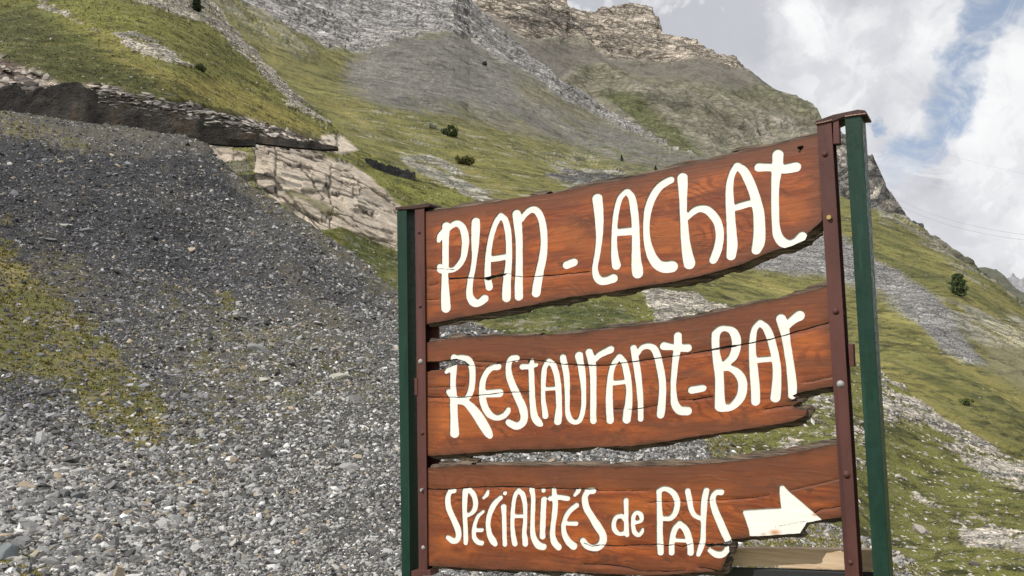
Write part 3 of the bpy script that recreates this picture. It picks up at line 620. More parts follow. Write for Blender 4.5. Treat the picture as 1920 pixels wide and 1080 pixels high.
boulder(LA, 42, 1026, 34, 26, (.19, .19, .19), 'grey angular boulder just above the mossy patch in the left corner', 5)
boulder(LA, 120, 935, 24, 20, (.12, .125, .13), 'dark grey block, left one of two touching blocks in the lower left scree', 8)
boulder(LA, 143, 937, 25, 19, (.14, .145, .15), 'dark grey block, right one of two touching blocks in the lower left scree', 11)
boulder(LA, 104, 884, 22, 9, (.5, .5, .47), 'flat whitish stone above the pair of dark blocks', 14)
boulder(LA, 378, 812, 20, 14, (.33, .31, .27), 'pale stone next to the small grass patch below the tussocky turf', 17)
boulder(LA, 638, 707, 42, 12, (.34, .33, .28), 'long pale flat slab on the scree left of the green post', 20)
boulder(LA, 488, 662, 40, 15, (.22, .225, .22), 'grey elongated slab tilted down the middle of the scree', 23, -.45)
boulder(LA, 495, 742-30, 18, 8, (.4, .39, .33), 'small pale stone below the tilted grey slab', 26)
boulder(LA, 384, 627, 10, 18, (.2, .2, .2), 'narrow upright dark slate standing in the centre of the scree', 29, .3)
boulder(LA, 145, 1052, 22, 14, (.5, .47, .38), 'cream coloured stone in the bottom left scree', 32)
boulder(LA, 520, 402, 13, 9, (.10, .10, .105), 'dark stone high on the scree crest below the pale slab', 35)
boulder(LA, 160, 432, 22, 9, (.16, .16, .17), 'dark flat rock in the upper left scree', 38)
boulder(LB, 1727, 1000, 42, 17, (.36, .32, .29), 'oblong pinkish grey boulder on the grass right of the green post', 41, -.75)
boulder(LB, 1826, 1062, 20, 12, (.12, .115, .11), 'small dark rock at the foot of the lower right scree', 44, -.3)

# ------------------------------------------------------------------ retaining walls along the mountain road
def wall(pts_b, pts_t, depth, thick, label, colr, seed):
    n = 160; nh = 14
    t = np.linspace(0, 1, n); b_ = np.array(pts_b, float); tt = np.array(pts_t, float)
    def res(a):
        s = np.concatenate([[0], np.cumsum(np.hypot(*np.diff(a, axis=0).T))]); s /= s[-1]
        return np.stack([np.interp(t, s, a[:, 0]), np.interp(t, s, a[:, 1])], -1)
    pb, pt = res(b_), res(tt); dz = np.interp(t, np.linspace(0, 1, len(depth)), depth)
    Vb = CAM+ray(pb[:, 0], pb[:, 1])*dz[:, None]; top = CAM+ray(pt[:, 0], pt[:, 1])*dz[:, None]
    hh = top[:, 2]-Vb[:, 2]; hh = hh*(1+.38*fbm(np.stack([t*len(depth)*5, t*0, t*0], -1), 1, 4, seed, .7))
    rows = []
    for k in range(nh):
        f = k/(nh-1); q = Vb.copy(); q[:, 2] += hh*f; q[:, 1] += hh*f*.08
        q += np.array([0, -1, 0])*(.14*fbm(q, 1.2, 4, seed))[:, None]; rows.append(q)
    for k, dy in enumerate((thick*.5, thick)): q = rows[nh-1].copy(); q[:, 1] += dy; rows.append(q)
    q = Vb.copy(); q[:, 1] += thick; rows.append(q)
    V = np.stack(rows); H = len(rows); idx = np.arange(H*n).reshape(H, n)
    F = np.stack([idx[:-1, :-1], idx[:-1, 1:], idx[1:, 1:], idx[1:, :-1]], -1).reshape(-1, 4)
    cap = np.array([list(idx[:, 0]), list(idx[::-1, -1])])
    c0 = np.ones((H, n, 3))*np.array(colr); st = fbm(aniso(V, np.array([0, 0, 1.]), 5), .8, 4, seed+1)
    c0 = c0*(1+.8*st[..., None]); c0 = lerp3(c0, np.array([.10, .07, .045]), sstep(st, .1, .4)*.5)
    o = mk('retaining_wall', V.reshape(-1, 3), [F, cap], WM, smooth=False, cols=np.clip(c0, .01, .5).reshape(-1, 3), fl={'rk': np.full(H*n, .22)}, vec=V.reshape(-1, 3)*np.array([1, 1, 1.6]))
    return tag(o, label, 'wall')
WM = ground_mat('dark_masonry', 1.2, .45, .12, blk=.9)
wall([(-300, 215), (0, 226), (130, 240), (240, 256), (330, 268), (400, 262), (480, 266)], [(-300, 140), (0, 158), (130, 162), (240, 184), (330, 202), (400, 222), (480, 243)], [54, 56.5, 59.5, 62, 64], .8, 'long dark stone retaining wall above the road at upper left', (.058, .053, .049), 5)
wall([(340, 262), (400, 270), (440, 273), (476, 273)], [(340, 251), (400, 258), (440, 262), (476, 262)], [60.5, 61.5, 62.5], .5, 'low grey road parapet above the pale slab', (.085, .08, .072), 9)
wall([(480, 268), (540, 275), (600, 280), (632, 280)], [(480, 252), (540, 258), (600, 268), (632, 274)], [66, 67, 69], .6, 'short dark wall behind the top of the pale slab', (.06, .055, .05), 11)
wall([(684, 301), (715, 326), (745, 338), (778, 337)], [(684, 296), (715, 301), (745, 312), (778, 323)], [84, 86, 88], .6, 'dark grey retaining wall beyond the slab, left of the sign top', (.055, .055, .057), 13)

# pale bedding slabs breaking out over the long wall
n_ = 260; u_ = rs.rand(n_); qx = 190+u_*300; qy = np.interp(qx, [190, 330, 400, 490], [170, 200, 218, 240])+rs.normal(6, 8, n_)*np.interp(qx, [190, 330, 490], [1.1, 1., .5])
zq = np.interp(qx, [100, 250, 400, 500], [57.2, 59.2, 61.6, 63.6])-.5
stones('bedding_slabs', 'pale bedding slabs jutting out over the long retaining wall', CAM+ray(qx, qy)*zq[:, None], np.tile([.15, -.35, .92], (n_, 1)), rs.uniform(.12, .50, n_), rs.uniform(.12, .40, n_)[:, None]*np.array([1, .93, .85]), SM, flat=(.12, .3), tilt=.10)

# ------------------------------------------------------------------ trees and shrubs
LM, nb, bs = mat('foliage'); oc = nb.n('ShaderNodeObjectInfo').outputs['Color']; Pn = nb.n('ShaderNodeTexCoord').outputs['Object']
nb.put(bs.inputs['Base Color'], nb.v('SCALE', nb.v('MULTIPLY', oc, attr(nb, 'col')), 1.0)); bs.inputs['Roughness'].default_value = .75; bs.inputs['Specular IOR Level'].default_value = .2
KM, nb, bs = mat('bark'); bs.inputs['Base Color'].default_value = (.07, .05, .035, 1); bs.inputs['Roughness'].default_value = .9
def plant(L, px, py, wpx, hpx, kind, colr, label, seed, name, group=None):
    P, N = at(L, px, py); s = float((P-CAM)@_F)/FP; w = wpx*s*.5; h = hpx*s; r = np.random.RandomState(seed)
    root = empty(name, Vector(P-np.array([0, 0, .05*h])), label, 'tree' if name == 'conifer' else 'shrub', group)
    n = 2600 if hpx > 30 else 1100; u = r.rand(n)
    if kind == 'bush2':
        zz = .06+.94*u; rad = np.sqrt(np.clip(1-((zz-.42)/.6)**2, 0, 1))*(.85+.2*np.sin(zz*22)); rr = rad*np.sqrt(r.uniform(.1, 1, n)); a = r.rand(n)*6.283; lump = 1+.2*np.sin(a*3+zz*9)+.12*np.sin(a*5-zz*17)
        pc = np.stack([np.cos(a)*rr*w*lump, np.sin(a)*rr*w*lump, zz*h], -1)
    elif kind == 'pine':
        zz = .10+.9*u**1.15; rad = (1-zz)**.75*(.75+.25*np.sin(zz*38+r.rand()*6))*1.05+.03; rr = rad*np.sqrt(r.uniform(.12, 1, n))
        a = r.rand(n)*6.283; lump = 1+.28*np.sin(a*3+zz*9)+.15*np.sin(a*5-zz*21)
        pc = np.stack([np.cos(a)*rr*w*lump, np.sin(a)*rr*w*lump, zz*h], -1)
    else:
        k = r.randint(0, 14, n); cen = np.stack([r.uniform(-.7, .7, 14), r.uniform(-.6, .6, 14), r.uniform(.2, .75, 14)], -1); cr = r.uniform(.2, .38, 14)
        d = r.normal(0, 1, (n, 3)); d /= np.linalg.norm(d, axis=1, keepdims=True); d *= (r.rand(n)**.4)[:, None]
        pc = cen[k]+d*cr[k][:, None]; pc[:, 2] = np.abs(pc[:, 2]); pc *= np.array([w, w, h])
    q = r.normal(0, 1, (n, 2, 3)); sz = max(w, h*.4)*(.10 if kind == 'pine' else .12)
    e1 = q[:, 0]/np.linalg.norm(q[:, 0], axis=1, keepdims=True); e2 = np.cross(e1, q[:, 1]); e2 /= np.linalg.norm(e2, axis=1, keepdims=True)
    V = np.stack([pc-e1*sz, pc+e2*sz*.5, pc+e1*sz, pc-e2*sz*.5], 1).reshape(-1, 3); F = np.arange(n*4).reshape(-1, 4)
    o = mk('crown' if name == 'conifer' else 'foliage', V, [F], LM, parent=root, cols=np.repeat(r.uniform(.55, 1.5, (n, 1))*np.ones((1, 3)), 4, 0)); o.color = (*colr, 1)
    bm = bmesh.new(); bmesh.ops.create_cone(bm, segments=8, radius1=w*.10, radius2=w*.03, depth=h*.8, cap_ends=True, matrix=Matrix.Translation((0, 0, h*.38)))
    for k in range(7):
        a = r.rand()*6.28; z0 = h*(.15+.08*k); v1 = Vector((math.cos(a)*w*.6, math.sin(a)*w*.6, h*.12))
        bmesh.ops.create_cone(bm, segments=5, radius1=w*.03, radius2=w*.01, depth=v1.length, cap_ends=True, matrix=Matrix.Translation(Vector((0, 0, z0))+v1*.5)@v1.to_track_quat('Z', 'Y').to_matrix().to_4x4())
    me = bpy.data.meshes.new('trunk'); bm.to_mesh(me); bm.free(); me.materials.append(KM)
    t = bpy.data.objects.new('trunk', me); C.collection.objects.link(t); t.parent = root
    return root
plant(LC, 1797, 558, 31, 44, 'bush2', (.075, .10, .042), 'lone dark green conifer on the grassy slope right of the sign', 1, 'conifer')
plant(LB, 368, 22, 26, 40, 'pine', (.03, .042, .02), 'dark conifer standing on the rocky crest at the top edge', 2, 'conifer')
plant(LC, 1165, 302, 9, 13, 'pine', (.03, .042, .02), 'tiny dark fir on the far slope above the plank lettering', 3, 'conifer')
plant(LC, 1229, 322, 10, 15, 'pine', (.03, .045, .02), 'tiny dark fir just above the top edge of the upper plank', 4, 'conifer')
plant(LC, 842, 258, 38, 22, 'bush', (.085, .11, .04), 'dark green round bush on the mountain foot', 5, 'bush')
plant(LC, 872, 308, 40, 18, 'bush', (.15, .155, .055), 'olive bush below the dark green round bush', 6, 'bush')
plant(LC, 811, 244, 20, 18, 'bush', (.42, .42, .33), 'pale silvery shrub left of the dark green round bush', 7, 'bush')
plant(LB, 378, 134, 26, 14, 'bush', (.13, .14, .075), 'grey-green bush at the end of the small stone strip on the left hillside', 8, 'bush')
plant(LC, 1811, 756, 26, 12, 'bush', (.10, .12, .035), 'low dark green bush on the grass slope at right', 9, 'bush')
plant(LC, 908, 122, 12, 9, 'bush', (.09, .09, .07), 'small dark bush under the rocky rib of the mountain', 10, 'bush')

# ------------------------------------------------------------------ cables
CM, nb, bs = mat('cable_steel'); bs.inputs['Base Color'].default_value = (.22, .22, .23, 1); bs.inputs['Roughness'].default_value = .6
def cable(pts, zs, rad, label, sag=1.5):
    A0 = CAM+ray(*pts[0])*zs[0]; B0 = CAM+ray(*pts[1])*zs[1]
    n = 60; t = np.linspace(-.25, 1.5, n)[:, None]; L_ = A0*(1-t)+B0*t; L_[:, 2] += (4*sag*((t-.5)**2-.25))[:, 0]
    d = np.gradient(L_, axis=0); d /= np.linalg.norm(d, axis=1, keepdims=True); s = np.cross(d, [0, 0, 1.]); s /= np.linalg.norm(s, axis=1, keepdims=True); u = np.cross(s, d)
    k = 6; a = np.arange(k)*2*math.pi/k
    V = L_[:, None]+rad*(np.cos(a)[None, :, None]*s[:, None]+np.sin(a)[None, :, None]*u[:, None])
    idx = np.arange(n*k).reshape(n, k); F = np.stack([idx[:-1], idx[1:], np.roll(idx[1:], -1, 1), np.roll(idx[:-1], -1, 1)], -1).reshape(-1, 4)
    return tag(mk('power_cable', V.reshape(-1, 3), [F], CM), label, 'cable', 'cables over the valley')
cable([(1680, 372), (1920, 440)], [240, 150], .020, 'upper of the two close thin cables crossing the sky at right')
cable([(1680, 383), (1920, 450)], [240, 150], .020, 'lower of the two close thin cables crossing the sky at right')
cable([(1627, 234), (1920, 326)], [300, 190], .012, 'single faint cable high in the sky right of the green post')

# ------------------------------------------------------------------ the sign
XV = -1498.0; ZR = 2.4
hy = 540+FP*math.tan(PITCH)/math.cos(ROLL)     # refine horizon point so that the direction is level
yy = 745.
for _ in range(30):
    d = ray(XV, yy); yy -= 0
    yy = yy+d[2]*FP*.9
dr = -ray(XV, yy); dr[2] = 0; dr /= np.linalg.norm(dr)              # along the boards, to the right
nr = np.array([dr[1], -dr[0], 0.]); nr = nr if nr[1] < 0 else -nr    # towards the viewer
PR = CAM+ray(1545, 700)*ZR
org = PR-dr*1.2; org[2] = 0
gz = -.35
def S(px, py, c=0.):
    """point of the sign, in its own frame: (along, behind, up); c = distance behind the board fronts"""
    r = ray(px, py); o = org-nr*c; t = ((o-CAM)@nr)/(r@nr); P = CAM+r*np.asarray(t)[..., None]-org
    return np.stack([P@dr, -(P@nr), P[..., 2]], -1)
def SP(a, c, z):
    P = org+np.asarray(a)[..., None]*dr-np.asarray(c)[..., None]*nr+np.asarray(z)[..., None]*np.array([0, 0, 1.]); return proj(P)
sign = bpy.data.objects.new('roadside_sign', None); C.collection.objects.link(sign)
ms = Matrix.Identity(4)
for i in range(3): ms[i][0] = dr[i]; ms[i][1] = -nr[i]; ms[i][3] = org[i]
sign.matrix_world = ms
tag(sign, 'weathered wooden restaurant sign of three varnished planks between green steel posts', 'sign')

# -- traced strokes
K = 4.153
def sv(o, strokes, k=K): return [[(o[0]+x/k, o[1]+y/k, r/k) for x, y, r in s] for s in strokes]
V1, V2, V3, V4, V5, V6, V7, V8 = (800, 360), (1080, 280), (1300, 250), (800, 620), (1060, 600), (1300, 530), (800, 820), (1080, 820)
T1 = sv(V1, [
 [(150, 262, 33), (147, 330, 29), (144, 450, 28), (144, 560, 28), (139, 640, 27), (140, 720, 31), (143, 820, 37), (146, 900, 39)],
 [(128, 298, 18), (103, 338, 24), (93, 374, 19)], [(98, 575, 21), (100, 605, 23), (135, 615, 23)],
 [(165, 290, 18), (198, 256, 24), (240, 243, 27), (280, 280, 29), (298, 350, 31), (297, 430, 30), (282, 510, 26), (250, 565, 26), (210, 600, 22), (165, 608, 22)],
 [(380, 228, 34), (379, 300, 36), (376, 400, 32), (371, 500, 24), (357, 600, 22), (339, 680, 25), (330, 760, 27), (335, 815, 30), (365, 858, 34), (410, 858, 30), (448, 828, 33)],
 [(575, 182, 25), (545, 222, 24), (517, 290, 23), (492, 390, 23), (477, 500, 25), (473, 600, 26), (475, 680, 29), (485, 737, 31)],
 [(575, 182, 25), (610, 220, 26), (630, 300, 27), (638, 380, 26), (639, 450, 26), (638, 520, 27), (632, 600, 29), (624, 680, 33), (620, 760, 36), (619, 820, 37)],
 [(490, 520, 24), (550, 514, 25), (615, 502, 25)],
 [(697, 168, 35), (707, 250, 34), (714, 330, 31), (718, 400, 29), (718, 600, 30), (715, 700, 33), (716, 810, 35)],
 [(738, 215, 18), (765, 170, 24), (810, 136, 26), (852, 142, 28), (888, 200, 28), (906, 290, 29), (912, 390, 29), (903, 500, 32), (880, 610, 34), (862, 700, 36), (850, 783, 37)],
 [(1088, 566, 33), (1143, 545, 33)]]) + sv(V2, [
 [(163, 380, 41), (175, 500, 38), (179, 600, 33), (177, 700, 28), (165, 800, 25), (147, 900, 24), (147, 950, 26), (160, 995, 30), (195, 1022, 33), (240, 1018, 33), (287, 1002, 37)],
 [(388, 325, 23), (343, 372, 24), (320, 440, 24), (302, 540, 24), (296, 640, 24), (294, 740, 25), (299, 830, 31), (312, 902, 36)],
 [(398, 327, 26), (430, 370, 29), (445, 440, 32), (456, 530, 32), (462, 630, 32), (464, 740, 34), (465, 840, 38), (473, 925, 46), (478, 960, 44)],
 [(310, 645, 29), (380, 638, 32), (440, 633, 31)],
 [(735, 235, 30), (690, 258, 31), (640, 297, 31), (592, 372, 33), (560, 460, 32), (546, 560, 27), (546, 660, 28), (560, 750, 32), (590, 835, 38), (635, 895, 42), (690, 915, 46), (745, 910, 47)],
 [(825, 220, 43), (830, 300, 38), (831, 400, 32), (834, 500, 30), (841, 600, 33), (848, 700, 36), (862, 800, 42), (880, 885, 48)],
 [(865, 530, 20), (905, 487, 28), (960, 460, 29), (1020, 470, 33), (1072, 520, 34), (1108, 590, 34), (1117, 680, 34), (1102, 770, 36), (1080, 830, 36), (1067, 857, 34)]]) + sv(V3, [
 [(335, 250, 29), (300, 310, 28), (281, 390, 30), (279, 480, 33), (284, 580, 36), (290, 680, 37), (296, 780, 40), (300, 870, 44), (292, 948, 40)],
 [(343, 252, 31), (390, 290, 36), (433, 370, 38), (465, 450, 38), (490, 540, 42), (507, 630, 46), (512, 740, 48), (508, 840, 50), (488, 903, 40)],
 [(318, 578, 26), (380, 558, 29), (450, 540, 28)],
 [(656, 165, 45), (653, 230, 44), (645, 300, 41), (635, 400, 34), (633, 500, 32), (635, 600, 32), (638, 700, 32), (652, 785, 36), (690, 842, 40), (745, 858, 33), (795, 840, 32), (845, 797, 37)],
 [(506, 261, 36), (600, 262, 33), (700, 274, 38), (797, 258, 41)]])
T2 = sv(V4, [
 [(208, 206, 27), (206, 290, 28), (201, 400, 24), (205, 480, 26), (207, 560, 32), (209, 650, 31), (213, 750, 35), (214, 798, 37)],
 [(150, 318, 17), (185, 296, 20), (208, 282, 22)], [(165, 470, 19), (182, 498, 22), (215, 530, 30)],
 [(212, 212, 24), (270, 208, 24), (318, 222, 27), (346, 270, 27), (353, 340, 26), (350, 410, 26), (335, 480, 27), (305, 525, 22), (240, 538, 24)],
 [(245, 545, 26), (300, 560, 28), (350, 605, 36), (400, 670, 40), (440, 735, 40), (472, 788, 36), (488, 815, 27)],
 [(553, 279, 27), (505, 285, 25), (465, 322, 25), (437, 380, 26), (427, 450, 27), (432, 530, 29), (452, 600, 29), (490, 655, 27), (545, 677, 23), (595, 662, 25), (625, 630, 24), (633, 611, 20)],
 [(430, 488, 29), (500, 487, 32), (562, 483, 34)],
 [(694, 213, 29), (655, 218, 26), (634, 270, 24), (640, 350, 28), (668, 430, 30), (708, 520, 32), (742, 595, 34), (756, 660, 32), (745, 713, 32), (700, 740, 31), (655, 725, 30), (632, 708, 24)],
 [(817, 230, 18), (812, 290, 23), (813, 340, 24), (815, 430, 25), (818, 520, 25), (825, 600, 27), (838, 670, 30), (866, 712, 30), (888, 730, 18)],
 [(742, 278, 25), (800, 275, 22), (850, 264, 18)],
 [(948, 236, 24), (918, 280, 22), (908, 350, 23), (903, 450, 20), (904, 540, 20), (914, 610, 24), (921, 662, 26)],
 [(950, 235, 24), (985, 270, 25), (1008, 340, 25), (1020, 420, 26), (1025, 500, 26), (1027, 590, 26), (1022, 660, 31), (1018, 703, 32)],
 [(915, 452, 17), (1000, 447, 16)],
 [(1058, 205, 27), (1070, 260, 27), (1085, 340, 26), (1090, 420, 24), (1092, 510, 22), (1092, 600, 21), (1098, 650, 23), (1115, 690, 23), (1148, 711, 21), (1185, 698, 22), (1205, 655, 22), (1219, 580, 22), (1220, 480, 22), (1216, 400, 25), (1208, 320, 29), (1195, 250, 28), (1183, 192, 34)]]) + sv(V5, [
 [(182, 248, 30), (198, 300, 31), (210, 370, 30), (215, 450, 27), (215, 550, 27), (215, 650, 27), (214, 740, 27), (215, 782, 28)],
 [(225, 310, 22), (260, 272, 26), (310, 245, 28), (348, 228, 32)],
 [(415, 284, 24), (380, 332, 24), (358, 390, 24), (345, 480, 26), (340, 580, 29), (341, 680, 30), (347, 778, 31)],
 [(418, 283, 24), (455, 330, 26), (476, 410, 28), (490, 490, 27), (495, 560, 27), (492, 640, 31), (482, 710, 35), (475, 773, 34)],
 [(365, 490, 20), (465, 478, 20)],
 [(528, 214, 27), (543, 300, 28), (560, 400, 28), (570, 480, 27), (578, 560, 26), (583, 650, 24), (585, 720, 24), (584, 768, 24)],
 [(560, 262, 18), (590, 217, 23), (640, 200, 25), (685, 218, 29), (712, 270, 30), (732, 350, 30), (748, 430, 30), (755, 520, 30), (752, 610, 31), (745, 690, 34), (740, 735, 32)],
 [(873, 120, 33), (873, 200, 33), (860, 280, 29), (850, 360, 27), (842, 450, 25), (839, 520, 23), (843, 600, 27), (852, 655, 32), (888, 700, 36), (948, 706, 37)],
 [(765, 200, 34), (830, 208, 26), (880, 215, 30), (950, 215, 34)],
 [(982, 543, 31), (1070, 528, 29)]]) + sv(V6, [
 [(172, 400, 35), (170, 460, 33), (174, 540, 32), (190, 640, 38), (200, 720, 36), (203, 820, 38), (204, 900, 41), (206, 960, 44)],
 [(178, 390, 32), (205, 362, 28), (250, 353, 23), (303, 375, 32), (330, 430, 38), (332, 500, 38), (308, 570, 36), (265, 617, 30), (225, 645, 30)],
 [(235, 662, 26), (280, 662, 26), (335, 693, 32), (375, 750, 36), (382, 820, 38), (367, 885, 38), (330, 935, 35), (280, 970, 30), (215, 970, 36)],
 [(515, 309, 25), (478, 352, 26), (462, 420, 28), (457, 520, 29), (464, 620, 33), (472, 720, 36), (480, 820, 37), (483, 920, 37)],
 [(520, 310, 26), (563, 348, 30), (593, 410, 32), (617, 490, 32), (636, 570, 33), (648, 670, 35), (647, 780, 38), (637, 890, 42)],
 [(480, 602, 24), (620, 590, 23)],
 [(680, 277, 39), (700, 330, 42), (715, 400, 36), (727, 480, 33), (740, 560, 33), (752, 640, 33), (761, 720, 36), (769, 800, 37), (768, 872, 35)],
 [(715, 340, 34), (760, 300, 34), (800, 268, 39), (825, 254, 42)]])
T3 = sv(V7, [
 [(210, 414, 21), (178, 425, 21), (162, 475, 23), (170, 550, 24), (205, 630, 25), (236, 700, 26), (247, 755, 25), (235, 795, 25), (205, 805, 25), (172, 785, 22), (160, 776, 17)],
 [(298, 418, 24), (293, 520, 22), (296, 620, 20), (300, 700, 20), (303, 790, 21), (302, 820, 19)],
 [(300, 415, 22), (335, 415, 22), (364, 450, 22), (378, 500, 22), (372, 555, 22), (345, 590, 18), (310, 608, 16)],
 [(440, 470, 14), (465, 445, 18), (474, 418, 14)],
 [(437, 577, 15), (400, 610, 17), (378, 660, 17), (366, 720, 19), (370, 780, 20), (395, 812, 22), (425, 820, 22)], [(380, 722, 17), (428, 720, 17)],
 [(572, 468, 20), (530, 510, 24), (500, 565, 24), (480, 630, 22), (477, 690, 21), (490, 760, 24), (515, 805, 28), (530, 828, 22)],
 [(606, 432, 18), (606, 433, 18)],
 [(597, 538, 24), (600, 600, 20), (602, 680, 20), (604, 760, 20), (607, 832, 20)],
 [(712, 412, 19), (690, 440, 19), (675, 500, 18), (668, 580, 19), (665, 660, 18), (668, 730, 20), (677, 790, 22), (685, 828, 22)],
 [(712, 412, 20), (745, 445, 22), (762, 520, 20), (765, 600, 18), (762, 680, 20), (757, 740, 20), (763, 790, 24), (766, 828, 24)], [(665, 612, 17), (755, 612, 17)],
 [(815, 405, 22), (826, 460, 20), (825, 560, 20), (822, 650, 20), (823, 740, 22), (840, 800, 25), (870, 840, 30), (905, 850, 28)],
 [(906, 411, 19), (906, 412, 19)], [(910, 480, 24), (906, 560, 24), (902, 650, 25), (899, 740, 24), (900, 770, 25)],
 [(988, 402, 18), (992, 450, 22), (998, 520, 24), (992, 600, 24), (982, 680, 22), (978, 760, 24), (995, 820, 28), (1025, 855, 26)], [(960, 475, 22), (1020, 465, 22), (1095, 475, 22)],
 [(1150, 448, 15), (1175, 420, 20), (1188, 405, 14)],
 [(1163, 528, 23), (1120, 562, 22), (1085, 610, 21), (1063, 680, 20), (1070, 750, 23), (1100, 810, 28), (1140, 845, 32)], [(1080, 668, 18), (1160, 670, 20)]]) + sv(V8, [
 [(130, 415, 26), (90, 422, 26), (65, 470, 26), (78, 545, 28), (118, 615, 28), (165, 690, 32), (205, 755, 30), (205, 810, 32), (170, 852, 30), (120, 860, 26), (75, 837, 27), (50, 802, 25)],
 [(352, 612, 20), (312, 620, 20), (290, 670, 20), (302, 725, 20), (335, 750, 18), (370, 745, 20)], [(345, 605, 16), (375, 640, 16)], [(386, 487, 21), (388, 560, 20), (388, 650, 20), (390, 730, 22), (395, 758, 19)],
 [(445, 668, 15), (505, 645, 17), (500, 600, 20), (470, 583, 19), (446, 610, 19), (440, 680, 18), (455, 740, 20), (485, 758, 19), (510, 735, 17), (516, 712, 12)],
 [(644, 425, 22), (645, 520, 22), (650, 620, 25), (650, 720, 25), (653, 820, 27), (656, 895, 26)],
 [(642, 418, 22), (682, 398, 21), (735, 415, 24), (773, 460, 25), (786, 520, 25), (768, 590, 25), (730, 628, 22), (670, 632, 20)],
 [(803, 668, 24), (768, 712, 25), (750, 770, 24), (742, 830, 24), (742, 895, 25)], [(803, 668, 24), (848, 712, 27), (873, 770, 28), (887, 840, 27), (890, 897, 27)], [(760, 798, 17), (875, 805, 17)],
 [(867, 415, 24), (880, 480, 24), (893, 550, 22), (920, 605, 20), (975, 632, 20)], [(1012, 412, 25), (998, 480, 27), (993, 560, 27), (990, 650, 23), (988, 730, 22), (985, 800, 24), (968, 860, 25), (950, 910, 20)],
 [(1128, 425, 26), (1085, 430, 24), (1061, 480, 25), (1078, 560, 28), (1115, 650, 30), (1150, 730, 30), (1180, 795, 30)], [(1038, 878, 20), (1090, 910, 28), (1140, 908, 28), (1175, 872, 24)]])
K9 = 4.908
ARROW = [(1300+x/K9, 860+y/K9) for x, y in [(455, 470), (805, 450), (795, 380), (788, 300), (792, 245), (825, 240), (870, 290), (1000, 400), (1175, 550), (1178, 600), (1100, 720), (1000, 720), (515, 712), (505, 640), (480, 570), (450, 490)]]
def vv_(o, pts): return [(o[0]+x/K, o[1]+y/K) for x, y in pts]
O1 = [(790, 399), (800, 397), (872, 388), (954, 373.5), (1041, 361), (1080, 353), (1176, 334), (1229, 322), (1280, 311), (1345, 297), (1404, 281), (1481, 264.5), (1540, 251), (1541, 414), (1530, 424), (1514, 438), (1509, 450), (1478, 463), (1450, 470), (1420, 483), (1393, 495), (1327, 514), (1260, 529), (1206, 537), (1148, 547), (1070, 557), (992, 573), (938, 583), (875, 593), (800, 608), (790, 610)]
O2 = [(792, 642), (805, 641), (848, 634.5), (920, 630), (993, 629), (1060, 626.5), (1132, 618), (1205, 609), (1277, 600), (1300, 595), (1372, 579), (1408, 570), (1466, 559), (1562, 534), (1574, 722)] + vv_(V6, [(1085, 806), (880, 842), (815, 858), (765, 880), (800, 900), (745, 925), (840, 925), (770, 955), (790, 975), (850, 990), (885, 985), (878, 1035)]) + [(1487, 790), (1429, 800), (1381, 807), (1333, 814), (1260, 826), (1188, 836), (1120, 838), (1041, 842), (964, 843), (903, 848), (848, 852), (805, 855), (795, 855)]
O3 = [(795, 878), (808, 876), (872, 872), (969, 872), (1080, 873.5), (1152, 874), (1225, 873.5), (1284, 872), (1321, 869), (1381, 864), (1477, 851), (1568, 832), (1580, 830), (1586, 968), (1579, 970), (1540, 975), (1512, 980), (1506, 990), (1500, 1001), (1430, 1005), (1371, 1011), (1366, 1020), (1367, 1034), (1360, 1053), (1352, 1070), (1297, 1074), (1249, 1078), (1200, 1079), (1128, 1076), (1065, 1072), (993, 1069), (908, 1067), (848, 1063), (810, 1061), (798, 1061)]
H1 = [vv_(V1, [(440, 668), (500, 650), (560, 642), (635, 627), (612, 648), (535, 674), (482, 690), (455, 685)]), vv_(V3, [(805, 112), (822, 100), (858, 92), (860, 112), (842, 128), (835, 150), (815, 148), (822, 128)])]
H2 = [vv_(V4, [(-60, 241), (100, 238), (170, 226), (230, 218), (290, 236), (328, 262), (330, 276), (290, 268), (225, 266), (170, 290), (110, 308), (-60, 326)]), vv_(V4, [(790, 225), (805, 222), (802, 248), (790, 250)])]
H3 = [vv_(V8, [(1005, 832), (1060, 824), (1120, 826), (1180, 812), (1215, 792), (1215, 830), (1165, 856), (1110, 852), (1060, 856), (1015, 850)])]
CR1 = [(vv_(V1, [(170, 676), (280, 668), (370, 670), (450, 676)]), 1.0), (vv_(V1, [(630, 632), (680, 655), (760, 662), (850, 658), (1000, 646), (1270, 620)]), .75), (vv_(V1, [(-20, 594), (100, 598), (210, 604)]), .6), (vv_(V1, [(20, 730), (60, 722), (90, 705)]), .5), (vv_(V1, [(0, 838), (90, 836)]), .5)]
CR2 = [(vv_(V4, [(328, 268), (400, 277), (470, 285), (520, 262), (580, 256)]), .6), (vv_(V4, [(380, 238), (620, 246), (760, 222), (900, 236), (1000, 250), (1080, 265), (1380, 269)]), .8), (vv_(V5, [(0, 345), (300, 355), (520, 325), (740, 295), (900, 275), (1150, 232), (1329, 205)]), .95), (vv_(V6, [(0, 550), (140, 520), (400, 478), (600, 440), (780, 390), (1100, 300)]), 1.1),
       (vv_(V4, [(-10, 515), (180, 520), (300, 518), (480, 495), (600, 480), (800, 478)]), .8), (vv_(V5, [(380, 690), (540, 695), (640, 680), (715, 660)]), .7), (vv_(V5, [(900, 622), (1010, 615), (1150, 600)]), .6), (vv_(V6, [(0, 915), (150, 888)]), .6), (vv_(V6, [(555, 988), (650, 970), (760, 955)]), .8), (vv_(V4, [(0, 440), (140, 436), (300, 430)]), .5), (vv_(V6, [(850, 780), (950, 762), (1080, 735)]), .5)]
